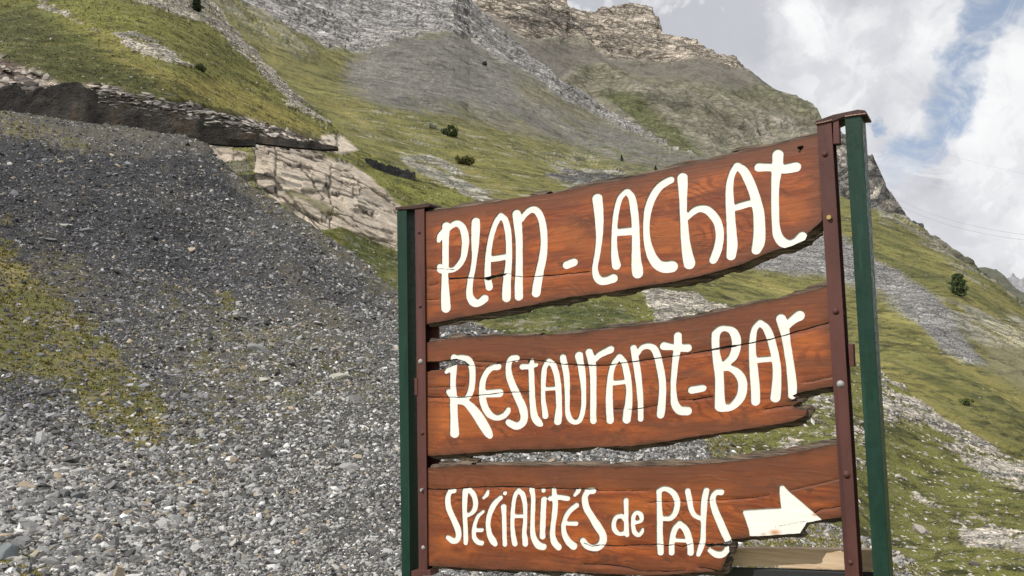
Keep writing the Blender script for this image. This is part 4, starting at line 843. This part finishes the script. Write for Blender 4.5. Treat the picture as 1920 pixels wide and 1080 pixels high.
CR3 = [(vv_(V7, [(0, 402), (150, 405), (300, 395), (450, 385), (760, 385), (850, 395), (1200, 402), (1329, 405)]), .95), (vv_(V8, [(150, 412), (300, 416), (560, 414)]), .5), (vv_(V8, [(560, 510), (650, 500), (850, 496), (1050, 490), (1329, 475), (1500, 452)]), .55), (vv_(V8, [(60, 822), (120, 848), (190, 838), (300, 845), (500, 838), (650, 835), (700, 845), (760, 835), (830, 850), (900, 828), (1010, 834)]), .8), (vv_(V8, [(60, 985), (250, 990), (400, 1010), (500, 1040), (700, 1045), (850, 1035)]), .75),
       ([(1300+x/K9, 860+y/K9) for x, y in [(750, 630), (850, 612), (950, 590), (1040, 578)]], .55), ([(1300+x/K9, 860+y/K9) for x, y in [(1110, 500), (1170, 462), (1370, 438)]], .7), ([(1300+x/K9, 860+y/K9) for x, y in [(900, 290), (1100, 245), (1370, 180)]], .4), (vv_(V8, [(960, 1012), (1050, 1025), (1130, 1046)]), .9)]

def catmull(s, sub=5):
    a = np.array(s, float)
    if len(a) < 3: return a
    p = np.vstack([2*a[0]-a[1], a, 2*a[-1]-a[-2]]); out = []
    for i in range(1, len(p)-2):
        for k in range(sub):
            t = k/sub; out.append(.5*((2*p[i])+(-p[i-1]+p[i+1])*t+(2*p[i-1]-5*p[i]+4*p[i+1]-p[i+2])*t*t+(-p[i-1]+3*p[i]-3*p[i+1]+p[i+2])*t**3))
    out.append(p[-2]); return np.array(out)
def strokesdf(px, py, strokes):
    f = np.full(px.shape, -6.)
    for s in strokes:
        a = catmull(s); x0, x1 = a[:, 0].min()-18, a[:, 0].max()+18; y0, y1 = a[:, 1].min()-18, a[:, 1].max()+18
        k = np.where((px > x0) & (px < x1) & (py > y0) & (py < y1)); qx, qy = px[k], py[k]; g = f[k]
        for (ax, ay, ra), (bx, by, rb) in zip(a[:-1], a[1:]):
            ex, ey = bx-ax, by-ay; L2 = ex*ex+ey*ey+1e-9; t = np.clip(((qx-ax)*ex+(qy-ay)*ey)/L2, 0, 1)
            g = np.maximum(g, ra+(rb-ra)*t-np.hypot(qx-ax-t*ex, qy-ay-t*ey))
        f[k] = g
    return f
def clip(A, Z, f):
    """triangles of the lattice where f>0, cut exactly along f=0. returns verts(2d), tris, cut edges, and source interpolation"""
    H, Wd = A.shape; idx = np.arange(H*Wd).reshape(H, Wd)
    q = [idx[:-1, :-1].ravel(), idx[:-1, 1:].ravel(), idx[1:, 1:].ravel(), idx[1:, :-1].ravel()]
    T = np.concatenate([np.stack([q[0], q[1], q[2]], -1), np.stack([q[0], q[2], q[3]], -1)])
    F = f.ravel(); F = np.where(np.abs(F) < 1e-4, 1e-4, F); pos = F > 0; c = pos[T].sum(1)
    full = T[c == 3]; verts = np.stack([A.ravel(), Z.ravel()], -1); n0 = len(verts); new = []; tris = [full]; cuts = []; o = n0
    for cnt in (1, 2):
        t = T[c == cnt]; p = pos[t]; lone = np.argmax(p if cnt == 1 else ~p, axis=1)
        a = t[np.arange(len(t)), lone]; b_ = t[np.arange(len(t)), (lone+1) % 3]; d = t[np.arange(len(t)), (lone+2) % 3]
        u = (F[a]/(F[a]-F[b_]))[:, None]; w = (F[a]/(F[a]-F[d]))[:, None]
        v1 = verts[a]*(1-u)+verts[b_]*u; v2 = verts[a]*(1-w)+verts[d]*w; k = len(t)
        new += [v1, v2]; i1 = o+np.arange(k); i2 = o+k+np.arange(k); o += 2*k
        if cnt == 1: tris.append(np.stack([a, i1, i2], -1)); cuts.append(np.stack([i1, i2], -1))
        else: tris.append(np.stack([i1, b_, d], -1)); tris.append(np.stack([i1, d, i2], -1)); cuts.append(np.stack([i2, i1], -1))
    verts = np.vstack([verts]+new) if new else verts
    tris = np.vstack(tris); cuts = np.vstack(cuts) if cuts else np.zeros((0, 2), int)
    # merge the duplicated cut points, drop unused
    key = np.round(verts*2e5).astype(np.int64); _, first, inv = np.unique(key, axis=0, return_index=True, return_inverse=True); inv = inv.ravel()
    verts = verts[first]; tris = inv[tris]; cuts = inv[cuts]
    ok = (tris[:, 0] != tris[:, 1]) & (tris[:, 1] != tris[:, 2]) & (tris[:, 0] != tris[:, 2]); tris = tris[ok]; cuts = cuts[cuts[:, 0] != cuts[:, 1]]
    used = np.unique(np.concatenate([tris.ravel(), cuts.ravel()])); mp = np.full(len(verts), -1); mp[used] = np.arange(len(used))
    return verts[used], mp[tris], mp[cuts]

# -- wood materials
def wood_mat():
    M, nb, bs = mat('varnished_wood'); P = nb.n('ShaderNodeTexCoord').outputs['Object']
    seed = nb.n('ShaderNodeObjectInfo').outputs['Random']
    ofs = nb.n('ShaderNodeCombineXYZ'); nb.put(ofs.inputs[0], nb.m('MULTIPLY', seed, 13.)); nb.put(ofs.inputs[2], nb.m('MULTIPLY', seed, 7.))
    warpn = nb.noise(nb.mapv(P, (1.2, 1, 2.2)), 1.0, 3, .5, out='Color')
    Q = nb.v('ADD', nb.v('ADD', P, ofs.outputs[0]), nb.v('SCALE', nb.v('SUBTRACT', warpn, (.5, .5, .5)), .16))
    g1 = nb.noise(nb.mapv(Q, (2.2, 6, 95)), 1, 6, .65); g2 = nb.noise(nb.mapv(Q, (1.6, 4, 26)), 1, 5, .6)
    big = nb.noise(nb.mapv(Q, (2.6, 2, 9)), 1, 5, .62); blot = nb.noise(nb.mapv(Q, (7, 5, 14), loc=(3, 0, 1)), 1, 6, .7)
    # flame grain
    lo = nb.noise(nb.mapv(Q, (2.6, 1, 4.2), loc=(5, 0, 0)), 1, 2, .45)
    rings = nb.m('SINE', nb.m('MULTIPLY', nb.m('ADD', nb.m('MULTIPLY', lo, 1.0), nb.m('MULTIPLY', nb.n('ShaderNodeSeparateXYZ').outputs[0], 0)), 130.))
    sep = nb.n('ShaderNodeSeparateXYZ'); nb.put(sep.inputs[0], Q)
    rings = nb.m('SINE', nb.m('MULTIPLY_ADD', lo, 120., nb.m('MULTIPLY', sep.outputs[2], 150.)))
    rmask = nb.rng(nb.noise(nb.mapv(Q, (2.2, 1, 9), loc=(1, 0, 4)), 1, 2, .4), .49, .60)
    c = nb.mix(nb.rng(big, .44, .56), (.36, .090, .022), (.20, .050, .018))
    c = nb.mix(nb.rng(g2, .50, .72, 0, .65), c, (.47, .135, .032))
    c = nb.mix(nb.rng(g1, .50, .66, 0, .75), c, (.11, .028, .010))
    c = nb.mix(nb.m('MULTIPLY', nb.rng(rings, .1, .9), nb.m('MULTIPLY', rmask, .6)), c, (.12, .028, .010))
    c = nb.mix(nb.rng(blot, .55, .63, 0, .7), c, (.085, .030, .014))
    mott = nb.noise(nb.mapv(Q, (11, 5, 30), loc=(0, 0, 9)), 1, 7, .75)
    c = nb.mix(nb.rng(mott, .52, .58, 0, .6), c, (.19, .058, .022)); c = nb.mix(nb.rng(mott, .45, .38, 0, .30), c, (.47, .15, .035))
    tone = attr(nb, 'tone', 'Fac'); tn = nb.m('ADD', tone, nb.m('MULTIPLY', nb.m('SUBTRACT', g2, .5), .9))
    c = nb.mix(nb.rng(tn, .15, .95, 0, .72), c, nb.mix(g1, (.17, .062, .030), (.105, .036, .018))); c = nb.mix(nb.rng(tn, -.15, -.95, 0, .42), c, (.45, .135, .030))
    edge = attr(nb, 'edge', 'Fac')                         # distance in from the weathered rim
    en = nb.m('ADD', edge, nb.m('MULTIPLY', nb.m('SUBTRACT', blot, .5), 26.))
    c = nb.mix(nb.rng(en, 42, 6, 0, .66), c, (.135, .048, .024))
    c = nb.mix(nb.rng(en, 9, -3, 0, .85), c, (.055, .026, .016))
    cr = attr(nb, 'crack', 'Fac')
    c = nb.mix(nb.rng(cr, 2.6, .5, 0, .8), c, (.03, .014, .008))
    sc_ = nb.noise(nb.mapv(Q, (7, 9, 260)), 1, 3, .6); c = nb.mix(nb.m('MULTIPLY', nb.rng(sc_, .66, .70), nb.m('MULTIPLY', nb.rng(g2, .4, .6), .5)), c, (.48, .26, .13)); c = nb.mix(nb.rng(sc_, .36, .32, 0, .6), c, (.045, .016, .009))
    sp = nb.noise(nb.mapv(P, (60, 40, 220)), 1, 3, .7)     # bare specks where varnish flaked
    c = nb.mix(nb.m('MULTIPLY', nb.rng(sp, .70, .78), .6), c, (.42, .22, .12))
    nb.put(bs.inputs['Base Color'], c)
    nb.put(bs.inputs['Roughness'], nb.rng(blot, .3, .7, .38, .62)); bs.inputs['Specular IOR Level'].default_value = .4
    bump(nb, bs, nb.m('ADD', nb.m('MULTIPLY', g1, .9), nb.m('ADD', nb.m('MULTIPLY', g2, .8), nb.m('MULTIPLY', cr, .25))), .28, .003)
    return M
WOOD = wood_mat()
M2, nb, bs = mat('weathered_rim'); P_ = nb.n('ShaderNodeTexCoord').outputs['Object']; g = nb.noise(nb.mapv(P_, (9, 30, 160)), 1, 6, .7); g2_ = nb.noise(nb.mapv(P_, (9, 9, 20)), 1, 4, .6)
c = nb.mix(nb.rng(g, .35, .7), (.030, .022, .016), (.24, .18, .13)); c = nb.mix(nb.rng(g2_, .5, .7, 0, .5), c, (.10, .04, .02)); nb.put(bs.inputs['Base Color'], c); bs.inputs['Roughness'].default_value = .9; bump(nb, bs, g, 1., .012)
RIM = M2
M3, nb, bs = mat('white_paint'); P_ = nb.n('ShaderNodeTexCoord').outputs['Object']; g = nb.noise(nb.mapv(P_, (6, 6, 60)), 1, 6, .6); d_ = nb.noise(P_, 9, 6, .7)
c = nb.mix(nb.rng(g, .4, .7), (.86, .855, .82), (.80, .79, .74)); c = nb.mix(nb.rng(d_, .64, .8, 0, .4), c, (.55, .49, .40))
st = attr(nb, 'stain', 'Fac'); c = nb.mix(nb.m('MULTIPLY', st, nb.rng(d_, .35, .6)), c, (.55, .25, .08))
cr = attr(nb, 'crack', 'Fac'); hl = nb.noise(nb.mapv(P_, (5, 7, 190)), 1, 4, .7); c = nb.mix(nb.rng(hl, .64, .70, 0, .45), c, (.42, .36, .28)); ch = nb.noise(P_, 75, 4, .75); c = nb.mix(nb.rng(ch, .72, .76, 0, .7), c, (.30, .15, .07)); c = nb.mix(nb.rng(cr, 1.5, .3, 0, .75), c, (.16, .11, .07))
nb.put(bs.inputs['Base Color'], c); bs.inputs['Roughness'].default_value = .55; bump(nb, bs, g, .1, .0015)
PAINT = M3

def plank(name, O, T, holes, cracks, label, seed, arrow=None, stain=None, under=(0, 0), zone=None, blobs=()):
    a_ = S(np.array([o[0] for o in O], float), np.array([o[1] for o in O], float), 0.)
    a0, a1 = a_[:, 0].min()-.03, a_[:, 0].max()+.03; z0, z1 = a_[:, 2].min()-.05, a_[:, 2].max()+.05; h = .0024
    A, Z = np.meshgrid(np.arange(a0, a1, h), np.arange(z0, z1, h)); px, py = SP(A, 0*A, Z)
    Q3 = np.stack([A, A*0+seed*3.1, Z], -1)
    # front skin outline, a little ragged
    fb = polysdf(px, py, O)
    rag = 1.2*fbm(Q3*np.array([1, 1, 2.]), 60, 3, seed)+.9*fbm(Q3, 14, 2, seed+3)
    nf = fb+rag*.8
    hol = np.full(A.shape, -99.)
    for hp in holes: hol = np.maximum(hol, polysdf(px, py, hp))
    hol = hol+.9*fbm(Q3, 90, 3, seed+5)
    cd_ = np.full(A.shape, 99.); cw = cd_.copy()
    wob = 1.1*fbm(Q3*np.array([1, 1, 3.]), 40, 3, seed+7)
    for ln, w in cracks:
        l = np.array(ln); m_ = (px > l[:, 0].min()-8) & (px < l[:, 0].max()+8) & (py > l[:, 1].min()-8) & (py < l[:, 1].max()+8); k = np.where(m_)
        dd = linesdf(px[k], py[k]+wob[k], ln); cw[k] = np.minimum(cw[k], dd-w*.95*(1+.7*fbm(Q3[k], 25, 2, seed+9))); cd_[k] = np.minimum(cd_[k], dd/w)
    let = strokesdf(px, py, T)
    if arrow: let = np.maximum(let, polysdf(px, py, arrow))
    let = let+.12+.35*fbm(Q3, 70, 2, seed+11)
    body = np.minimum(np.minimum(nf, -hol), cw)
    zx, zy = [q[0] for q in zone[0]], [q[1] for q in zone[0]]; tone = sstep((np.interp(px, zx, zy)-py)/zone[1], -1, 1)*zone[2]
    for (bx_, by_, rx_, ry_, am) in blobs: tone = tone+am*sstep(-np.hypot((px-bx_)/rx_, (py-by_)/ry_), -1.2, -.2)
    def surf(f, c_front, c_back, warpz=0):
        v, t, e = clip(A, Z, f)
        return v, t, e
    # height of the skin: gentle warp of the board plus low relief
    def lift(v):
        q = np.stack([v[:, 0], v[:, 0]*0+seed, v[:, 1]], -1)
        return .0020*fbm(q*np.array([1, 1, 2.]), 1.6, 2, seed+13)+.00022*fbm(q*np.array([1, 1, 6.]), 14, 3, seed+14)
    def interp(v, F_):
        i = np.clip((v[:, 1]-z0)/h, 0, A.shape[0]-1.001); j = np.clip((v[:, 0]-a0)/h, 0, A.shape[1]-1.001); i0 = i.astype(int); j0 = j.astype(int); u = i-i0; w = j-j0
        return F_[i0, j0]*(1-u)*(1-w)+F_[i0+1, j0]*u*(1-w)+F_[i0, j0+1]*(1-u)*w+F_[i0+1, j0+1]*u*w
    v, t, e = clip(A, Z, np.minimum(body, -let)); nv = len(v); y = lift(v)
    V = np.concatenate([np.stack([v[:, 0], y, v[:, 1]], -1), np.stack([v[:, 0], y+.0085, v[:, 1]], -1)])
    walls = np.stack([e[:, 0], e[:, 1], e[:, 1]+nv, e[:, 0]+nv], -1)
    ed = interp(v, fb); ck = interp(v, np.minimum(cd_, 9)); to_ = interp(v, tone)
    # core slab: darker, rougher, sticking out a little beyond the skin
    up = py < np.interp(px, [800, 1000, 1200, 1400, 1560], [np.mean([o[1] for o in O])+40, np.mean([o[1] for o in O])+20, np.mean([o[1] for o in O]), np.mean([o[1] for o in O])-30, np.mean([o[1] for o in O])-60])
    strip = fbm(Q3*np.array([1, 1, 5.]), 9, 4, seed+17, .65)
    ext = np.where(up, 5.0+3.5*sstep(px, 1000, 1350)+12*strip+4*fbm(Q3, 3, 2, seed+19), 8.0+13*strip+under[1])
    xr = sstep(px, 1380, 1500)*under[0]; ext = ext+np.where(up, 0, xr)
    fc = np.minimum(fb+np.clip(ext, -2.5, 17), np.minimum(px-800-.0106*(py-420), 1e3)); fc = np.minimum(fc, -(hol-1.2)*1.0)
    v2, t2, e2 = clip(A[::2, ::2], Z[::2, ::2], fc[::2, ::2]); n2 = len(v2); q2 = np.stack([v2[:, 0], v2[:, 0]*0, v2[:, 1]], -1)
    rim = np.clip(-interp(v2, fb), 0, 12)/12
    yf = lift(v2)+.0066+.004*(fbm(q2*np.array([1, 1, 6.]), 22, 3, seed+21)+.2)*(interp(v2, fb) < 1)+.012*rim
    Vc = np.concatenate([np.stack([v2[:, 0], yf, v2[:, 1]], -1), np.stack([v2[:, 0], yf*0+.042, v2[:, 1]], -1)])
    wc = np.stack([e2[:, 0], e2[:, 1], e2[:, 1]+n2, e2[:, 0]+n2], -1); o = 2*nv
    tris = np.concatenate([t, t2+o, t2[:, ::-1]+o+n2]); quads = np.concatenate([walls, wc+o])
    VV = np.concatenate([V, Vc]); mi = np.concatenate([np.zeros(len(t)), np.ones(2*len(t2)), np.ones(len(walls)+len(wc))])
    nA = len(VV); edA = np.concatenate([ed, ed, np.zeros(2*n2)]); ckA = np.concatenate([ck, ck, np.full(2*n2, 9.)])
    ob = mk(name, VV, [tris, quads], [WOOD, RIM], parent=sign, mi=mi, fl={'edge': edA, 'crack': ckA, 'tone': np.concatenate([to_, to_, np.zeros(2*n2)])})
    ob['label'] = label
    # painted carving, sunk 3 mm into the skin
    def lettering(nm, Fl, stn=None):
        v, t, e = clip(A, Z, np.minimum(body, Fl)); y = lift(v)+.0036; n = len(v)
        V = np.concatenate([np.stack([v[:, 0], y, v[:, 1]], -1), np.stack([v[:, 0], y+.0015, v[:, 1]], -1)])
        w = np.stack([e[:, 0], e[:, 1], e[:, 1]+n, e[:, 0]+n], -1); qx, qy = SP(v[:, 0], v[:, 0]*0, v[:, 1])
        s = np.zeros(n)
        for (sx, sy, r) in (stn or []): s = np.maximum(s, sstep(-np.hypot((qx-sx)/2, qy-sy), -r, 0))
        return mk(nm, V, [t, w], [PAINT], parent=ob, fl={'stain': np.concatenate([s, s]), 'crack': np.concatenate([interp(v, np.minimum(cd_, 9))]*2)})
    if arrow:
        af = polysdf(px, py, arrow)+.2+.35*fbm(Q3, 70, 2, seed+11)
        lettering('arrow', af, [(1452, 999, 9), (1430, 1003, 6), (1528, 965, 5)]); lettering('lettering', np.where(af > -3, -5, let))
    else: lettering('lettering', let, stain)
    return ob
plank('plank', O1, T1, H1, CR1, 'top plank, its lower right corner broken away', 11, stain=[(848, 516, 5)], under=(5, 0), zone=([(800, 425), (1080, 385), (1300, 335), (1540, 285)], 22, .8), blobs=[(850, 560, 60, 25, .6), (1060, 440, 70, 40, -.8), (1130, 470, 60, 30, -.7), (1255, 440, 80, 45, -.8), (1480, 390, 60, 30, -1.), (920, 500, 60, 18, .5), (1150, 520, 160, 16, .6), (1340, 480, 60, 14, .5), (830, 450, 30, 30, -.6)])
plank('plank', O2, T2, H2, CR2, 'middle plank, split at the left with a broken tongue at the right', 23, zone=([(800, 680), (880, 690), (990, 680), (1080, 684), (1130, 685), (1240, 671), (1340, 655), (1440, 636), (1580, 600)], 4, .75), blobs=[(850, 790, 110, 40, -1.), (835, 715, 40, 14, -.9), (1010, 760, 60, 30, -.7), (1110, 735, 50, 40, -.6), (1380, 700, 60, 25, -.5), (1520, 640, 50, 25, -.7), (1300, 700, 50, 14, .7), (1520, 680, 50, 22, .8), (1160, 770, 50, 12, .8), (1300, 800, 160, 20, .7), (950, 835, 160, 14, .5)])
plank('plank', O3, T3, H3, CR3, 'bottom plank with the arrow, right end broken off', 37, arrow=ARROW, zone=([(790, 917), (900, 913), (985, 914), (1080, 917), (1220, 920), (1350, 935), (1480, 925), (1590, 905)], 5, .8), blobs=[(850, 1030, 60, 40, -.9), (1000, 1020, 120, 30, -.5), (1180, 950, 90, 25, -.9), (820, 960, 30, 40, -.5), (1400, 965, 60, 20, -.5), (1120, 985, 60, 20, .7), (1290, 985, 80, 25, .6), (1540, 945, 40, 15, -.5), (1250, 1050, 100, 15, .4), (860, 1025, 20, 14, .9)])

# -- steel parts
def metal(name, c0, c1, chip, rough=.45):
    M, nb, bs = mat(name); P = nb.n('ShaderNodeTexCoord').outputs['Object']; n = nb.noise(nb.mapv(P, (8, 8, 2.)), 1, 6, .65); n2 = nb.noise(P, 55, 5, .7); n3 = nb.noise(nb.mapv(P, (60, 60, 6)), 1, 4, .6)
    c = nb.mix(nb.rng(n, .35, .65), c0, c1); c = nb.mix(nb.rng(n2, .72, .78), c, chip); c = nb.mix(nb.rng(n3, .6, .8, 0, .35), c, tuple(min(1, q*2.2) for q in c1))
    bs.inputs['Specular IOR Level'].default_value = .3
    run = nb.noise(nb.mapv(P, (30, 30, 1.3), loc=(2, 5, 1)), 1, 5, .6); c = nb.mix(nb.rng(run, .58, .70, 0, .45), c, tuple(q*.45 for q in c1)); c = nb.mix(nb.rng(run, .40, .32, 0, .35), c, tuple(q*1.7+.012 for q in c1))
    nb.put(bs.inputs['Base Color'], c); nb.put(bs.inputs['Roughness'], nb.rng(n2, .3, .7, rough-.02, rough+.3)); bump(nb, bs, nb.m('ADD', n2, n3), .25, .002); return M
GREEN = metal('green_enamel', (.006, .030, .020), (.011, .042, .029), (.25, .28, .24), .35)
BROWN = metal('brown_enamel', (.105, .042, .036), (.075, .030, .027), (.30, .22, .18), .42)
STEEL = metal('galvanised_steel', (.4, .4, .4), (.3, .3, .3), (.5, .5, .5), .35); BRASS = metal('zinc_yellow', (.5, .38, .14), (.4, .28, .1), (.6, .5, .3), .4)
def bevelbox(name, corners_front, c0, c1, material, bev=.003, parent=sign, z_ext=None):
    """prism: front quad (a,z) pairs extruded from depth c0 to c1"""
    bm = bmesh.new(); f = [bm.verts.new((a, c0, z)) for a, z in corners_front]; g = [bm.verts.new((a, c1, z)) for a, z in corners_front]; n = len(f)
    bm.faces.new(f); bm.faces.new(g[::-1])
    for i in range(n): bm.faces.new([f[i], g[i], g[(i+1) % n], f[(i+1) % n]])
    bmesh.ops.recalc_face_normals(bm, faces=bm.faces); bmesh.ops.bevel(bm, geom=list(bm.edges), offset=bev, segments=2, affect='EDGES', profile=.6)
    me = bpy.data.meshes.new(name); bm.to_mesh(me); bm.free(); me.materials.append(material)
    o = bpy.data.objects.new(name, me); C.collection.objects.link(o); o.parent = parent; return o
def q4(pts, c): s = S(np.array([p[0] for p in pts], float), np.array([p[1] for p in pts], float), c); return [(p[0], p[2]) for p in s]
def column(pxl, pxr, ytop, c, zb, yl=None):
    """quad for an upright: left/right edge x(y) traced at two heights; continued to zb"""
    def line(f):
        p = S(np.array([f(ytop), f(1000)]), np.array([ytop, 1000.]), c); k = (p[1, 0]-p[0, 0])/(p[1, 2]-p[0, 2]); return (p[0, 0], p[0, 2]), (p[0, 0]+k*(zb-p[0, 2]), zb)
    a, b_ = line(pxl); d, e = line(pxr); zt = max(a[1], d[1]); return [(a[0], zt), (d[0], zt), (e[0], zb), (b_[0], zb)]
FZ = -.009                                                # front face of the steel, ahead of the boards
zbL, zbR = -.9, -.9
gl = column(lambda y: 743.8+.0130*(y-394), lambda y: 762.3+.0100*(y-394), 395, FZ, zbL); bevelbox('post', gl, FZ, FZ+.075, GREEN, .003)['label'] = 'left green steel post'
gr = column(lambda y: 1583+.0627*(y-214), lambda y: 1615.2+.0612*(y-214), 216, FZ, zbR); bevelbox('post', gr, FZ, FZ+.085, GREEN, .003)['label'] = 'right green steel post'
# brown channel bars: front flange, web, rear flange
def channel(fl, fr, ytop, zb, side, inner):
    qd = column(fl, fr, ytop, FZ, zb)
    root = bevelbox('frame_bar', qd, FZ, FZ+.005, BROWN, .0015)
    w = qd[1][0]-qd[0][0]
    if side == 'R': web = [(qd[1][0]-.030, qd[1][1]), (qd[1][0]-.025, qd[1][1]), (qd[2][0]-.025, qd[2][1]), (qd[2][0]-.030, qd[2][1])]
    else: web = [(qd[0][0], qd[0][1]), (qd[0][0]+.005, qd[0][1]), (qd[3][0]+.005, qd[3][1]), (qd[3][0], qd[3][1])]
    bevelbox('web', web, FZ+.0052, FZ+.060, BROWN, .001, root)
    rear = [(a+(inner if side == 'L' and i in (1, 2) else 0), z) for i, (a, z) in enumerate(qd)]
    bevelbox('rear_flange', rear, FZ+.0605, FZ+.066, BROWN, .001, root)
    return root, qd
zb3 = S(790., 1071., FZ)[2]
bl, ql = channel(lambda y: 778+.0107*(y-418), lambda y: 795.5+.0085*(y-418), 392, zb3, 'L', .022)
br, qr = channel(lambda y: 1532.3+.0627*(y-250), lambda y: 1560.3+.0612*(y-250), 231, S(1600., 1190., FZ)[2], 'R', 0)
# small bracket at the foot of the left bar
bevelbox('bracket', q4([(772, 1070), (807, 1068), (810, 1079), (772, 1081)], FZ), FZ-.004, FZ+.05, BROWN, .002)
# caps joining bar and post
CAPM = metal('dark_cap_enamel', (.060, .030, .026), (.045, .022, .020), (.2, .15, .12), .5)
def cap(pts, c0, c1): return bevelbox('cap_plate', q4(pts, FZ), c0, c1, CAPM, .002)
cap([(742.5, 394), (742.5, 389), (786, 383.5), (804, 380.5), (807, 384), (806, 388), (777, 392)], FZ-.005, FZ+.085)
cap([(1529, 233), (1529.5, 227), (1563, 215), (1608, 205.5), (1622, 207), (1626, 212), (1626, 216), (1584, 219), (1572, 224), (1560, 229)], FZ-.003, FZ+.092)
bevelbox('gusset', q4([(1561.5, 224), (1572.5, 220), (1574.5, 269), (1562, 270)], FZ), FZ+.001, FZ+.03, BROWN, .002)
bevelbox('hinge_lug', q4([(1590, 643), (1600, 645), (1602, 687), (1593, 688)], FZ), FZ-.002, FZ+.028, BROWN, .002)
bevelbox('hinge_lug', q4([(777.5, 709), (783, 709), (783.5, 741), (778, 741)], FZ), FZ-.003, FZ+.02, BROWN, .0015)
# weld beads along the caps
def bead(pts, r, material, name='weld_bead'):
    q = S(np.array([p[0] for p in pts], float), np.array([p[1] for p in pts], float), FZ-.004); n = len(pts)*6
    t = np.linspace(0, len(pts)-1, n); L_ = np.stack([np.interp(t, range(len(pts)), q[:, k]) for k in range(3)], -1); rr = r*(1+.35*np.sin(np.arange(n)*2.1)); k = 6; a = np.arange(k)*2*math.pi/k
    V = L_[:, None]+rr[:, None, None]*np.stack([0*a, np.cos(a), np.sin(a)], -1)[None]
    idx = np.arange(n*k).reshape(n, k); F = np.stack([idx[:-1], idx[1:], np.roll(idx[1:], -1, 1), np.roll(idx[:-1], -1, 1)], -1).reshape(-1, 4)
    return mk(name, V.reshape(-1, 3), [F, np.array([list(idx[0]), list(idx[-1][::-1])])], material, parent=sign, smooth=True)
WELD = metal('weld', (.34, .22, .18), (.22, .13, .11), (.4, .3, .26), .5)
bead([(1530, 232), (1545, 229), (1560, 225)], .0022, WELD); bead([(1584, 218.5), (1600, 216), (1624, 213)], .0022, WELD)
# bolts: domed or hexagonal heads
def bolt(px, py, r, material, hexa=False):
    p = S(float(px), float(py), FZ); bm = bmesh.new()
    if hexa: bmesh.ops.create_cone(bm, segments=6, radius1=r, radius2=r*.92, depth=.010, cap_ends=True, matrix=Matrix.Translation((0, -.005, 0))@Matrix.Rotation(math.pi/2, 4, 'X'))
    else:
        bmesh.ops.create_uvsphere(bm, u_segments=16, v_segments=10, radius=r); [setattr(v_, 'co', Vector((v_.co.x, v_.co.y*.75, v_.co.z))) for v_ in bm.verts]
        bmesh.ops.create_cone(bm, segments=16, radius1=r*1.25, radius2=r*1.2, depth=.0016, cap_ends=True, matrix=Matrix.Translation((0, -.001, 0))@Matrix.Rotation(math.pi/2, 4, 'X'))
    for f in bm.faces: f.smooth = not hexa
    me = bpy.data.meshes.new('bolt'); bm.to_mesh(me); bm.free(); me.materials.append(material)
    o = bpy.data.objects.new('bolt', me); C.collection.objects.link(o); o.parent = sign; o.location = Vector(p); return o
for x_, y_ in ((786, 435.5), (787.7, 574), (792, 812)): bolt(x_, y_, .0065, BROWN)
bolt(788.6, 678, .0085, STEEL); bolt(792, 918, .0065, STEEL, True); bolt(793.7, 1027, .007, STEEL)
bolt(1547, 289, .0075, BROWN); bolt(1555, 408, .0078, BRASS, True); bolt(1567, 584, .0078, BROWN); bolt(1576, 720, .0085, STEEL); bolt(1587.5, 890, .009, BROWN); bolt(1595, 1055, .0055, BROWN)
# raw timber rail and dark panel mounted behind the frame, lower right
RAW, nb, bs = mat('raw_timber'); P_ = nb.n('ShaderNodeTexCoord').outputs['Object']; g = nb.noise(nb.mapv(P_, (5, 5, 110)), 1, 6, .65); k_ = nb.noise(nb.mapv(P_, (5, 5, 16)), 1, 5, .6)
c = nb.mix(nb.rng(g, .4, .7), (.66, .50, .34), (.50, .35, .22)); c = nb.mix(nb.rng(k_, .6, .7, 0, .85), c, (.10, .065, .045)); nb.put(bs.inputs['Base Color'], c); bs.inputs['Roughness'].default_value = .7; bump(nb, bs, g, .4, .003)
bevelbox('rail', q4([(1330, 1030), (1400, 1028), (1480, 1028), (1560, 1029.5), (1640, 1031), (1641, 1071), (1560, 1069), (1400, 1062), (1330, 1061)], .095), .095, .125, RAW, .003)['label'] = 'pale raw timber rail behind the lower right of the frame'
PAN, nb, bs = mat('dark_panel_paint'); P_ = nb.n('ShaderNodeTexCoord').outputs['Object']; g = nb.noise(P_, 12, 6, .7); nb.put(bs.inputs['Base Color'], nb.mix(g, (.010, .012, .014), (.03, .033, .036))); bs.inputs['Roughness'].default_value = .6
bevelbox('lower_panel', q4([(1340, 1064), (1480, 1068), (1640, 1074), (1650, 1300), (1340, 1260)], .10), .098, .118, PAN, .003)['label'] = 'blackish panel under the raw timber rail'
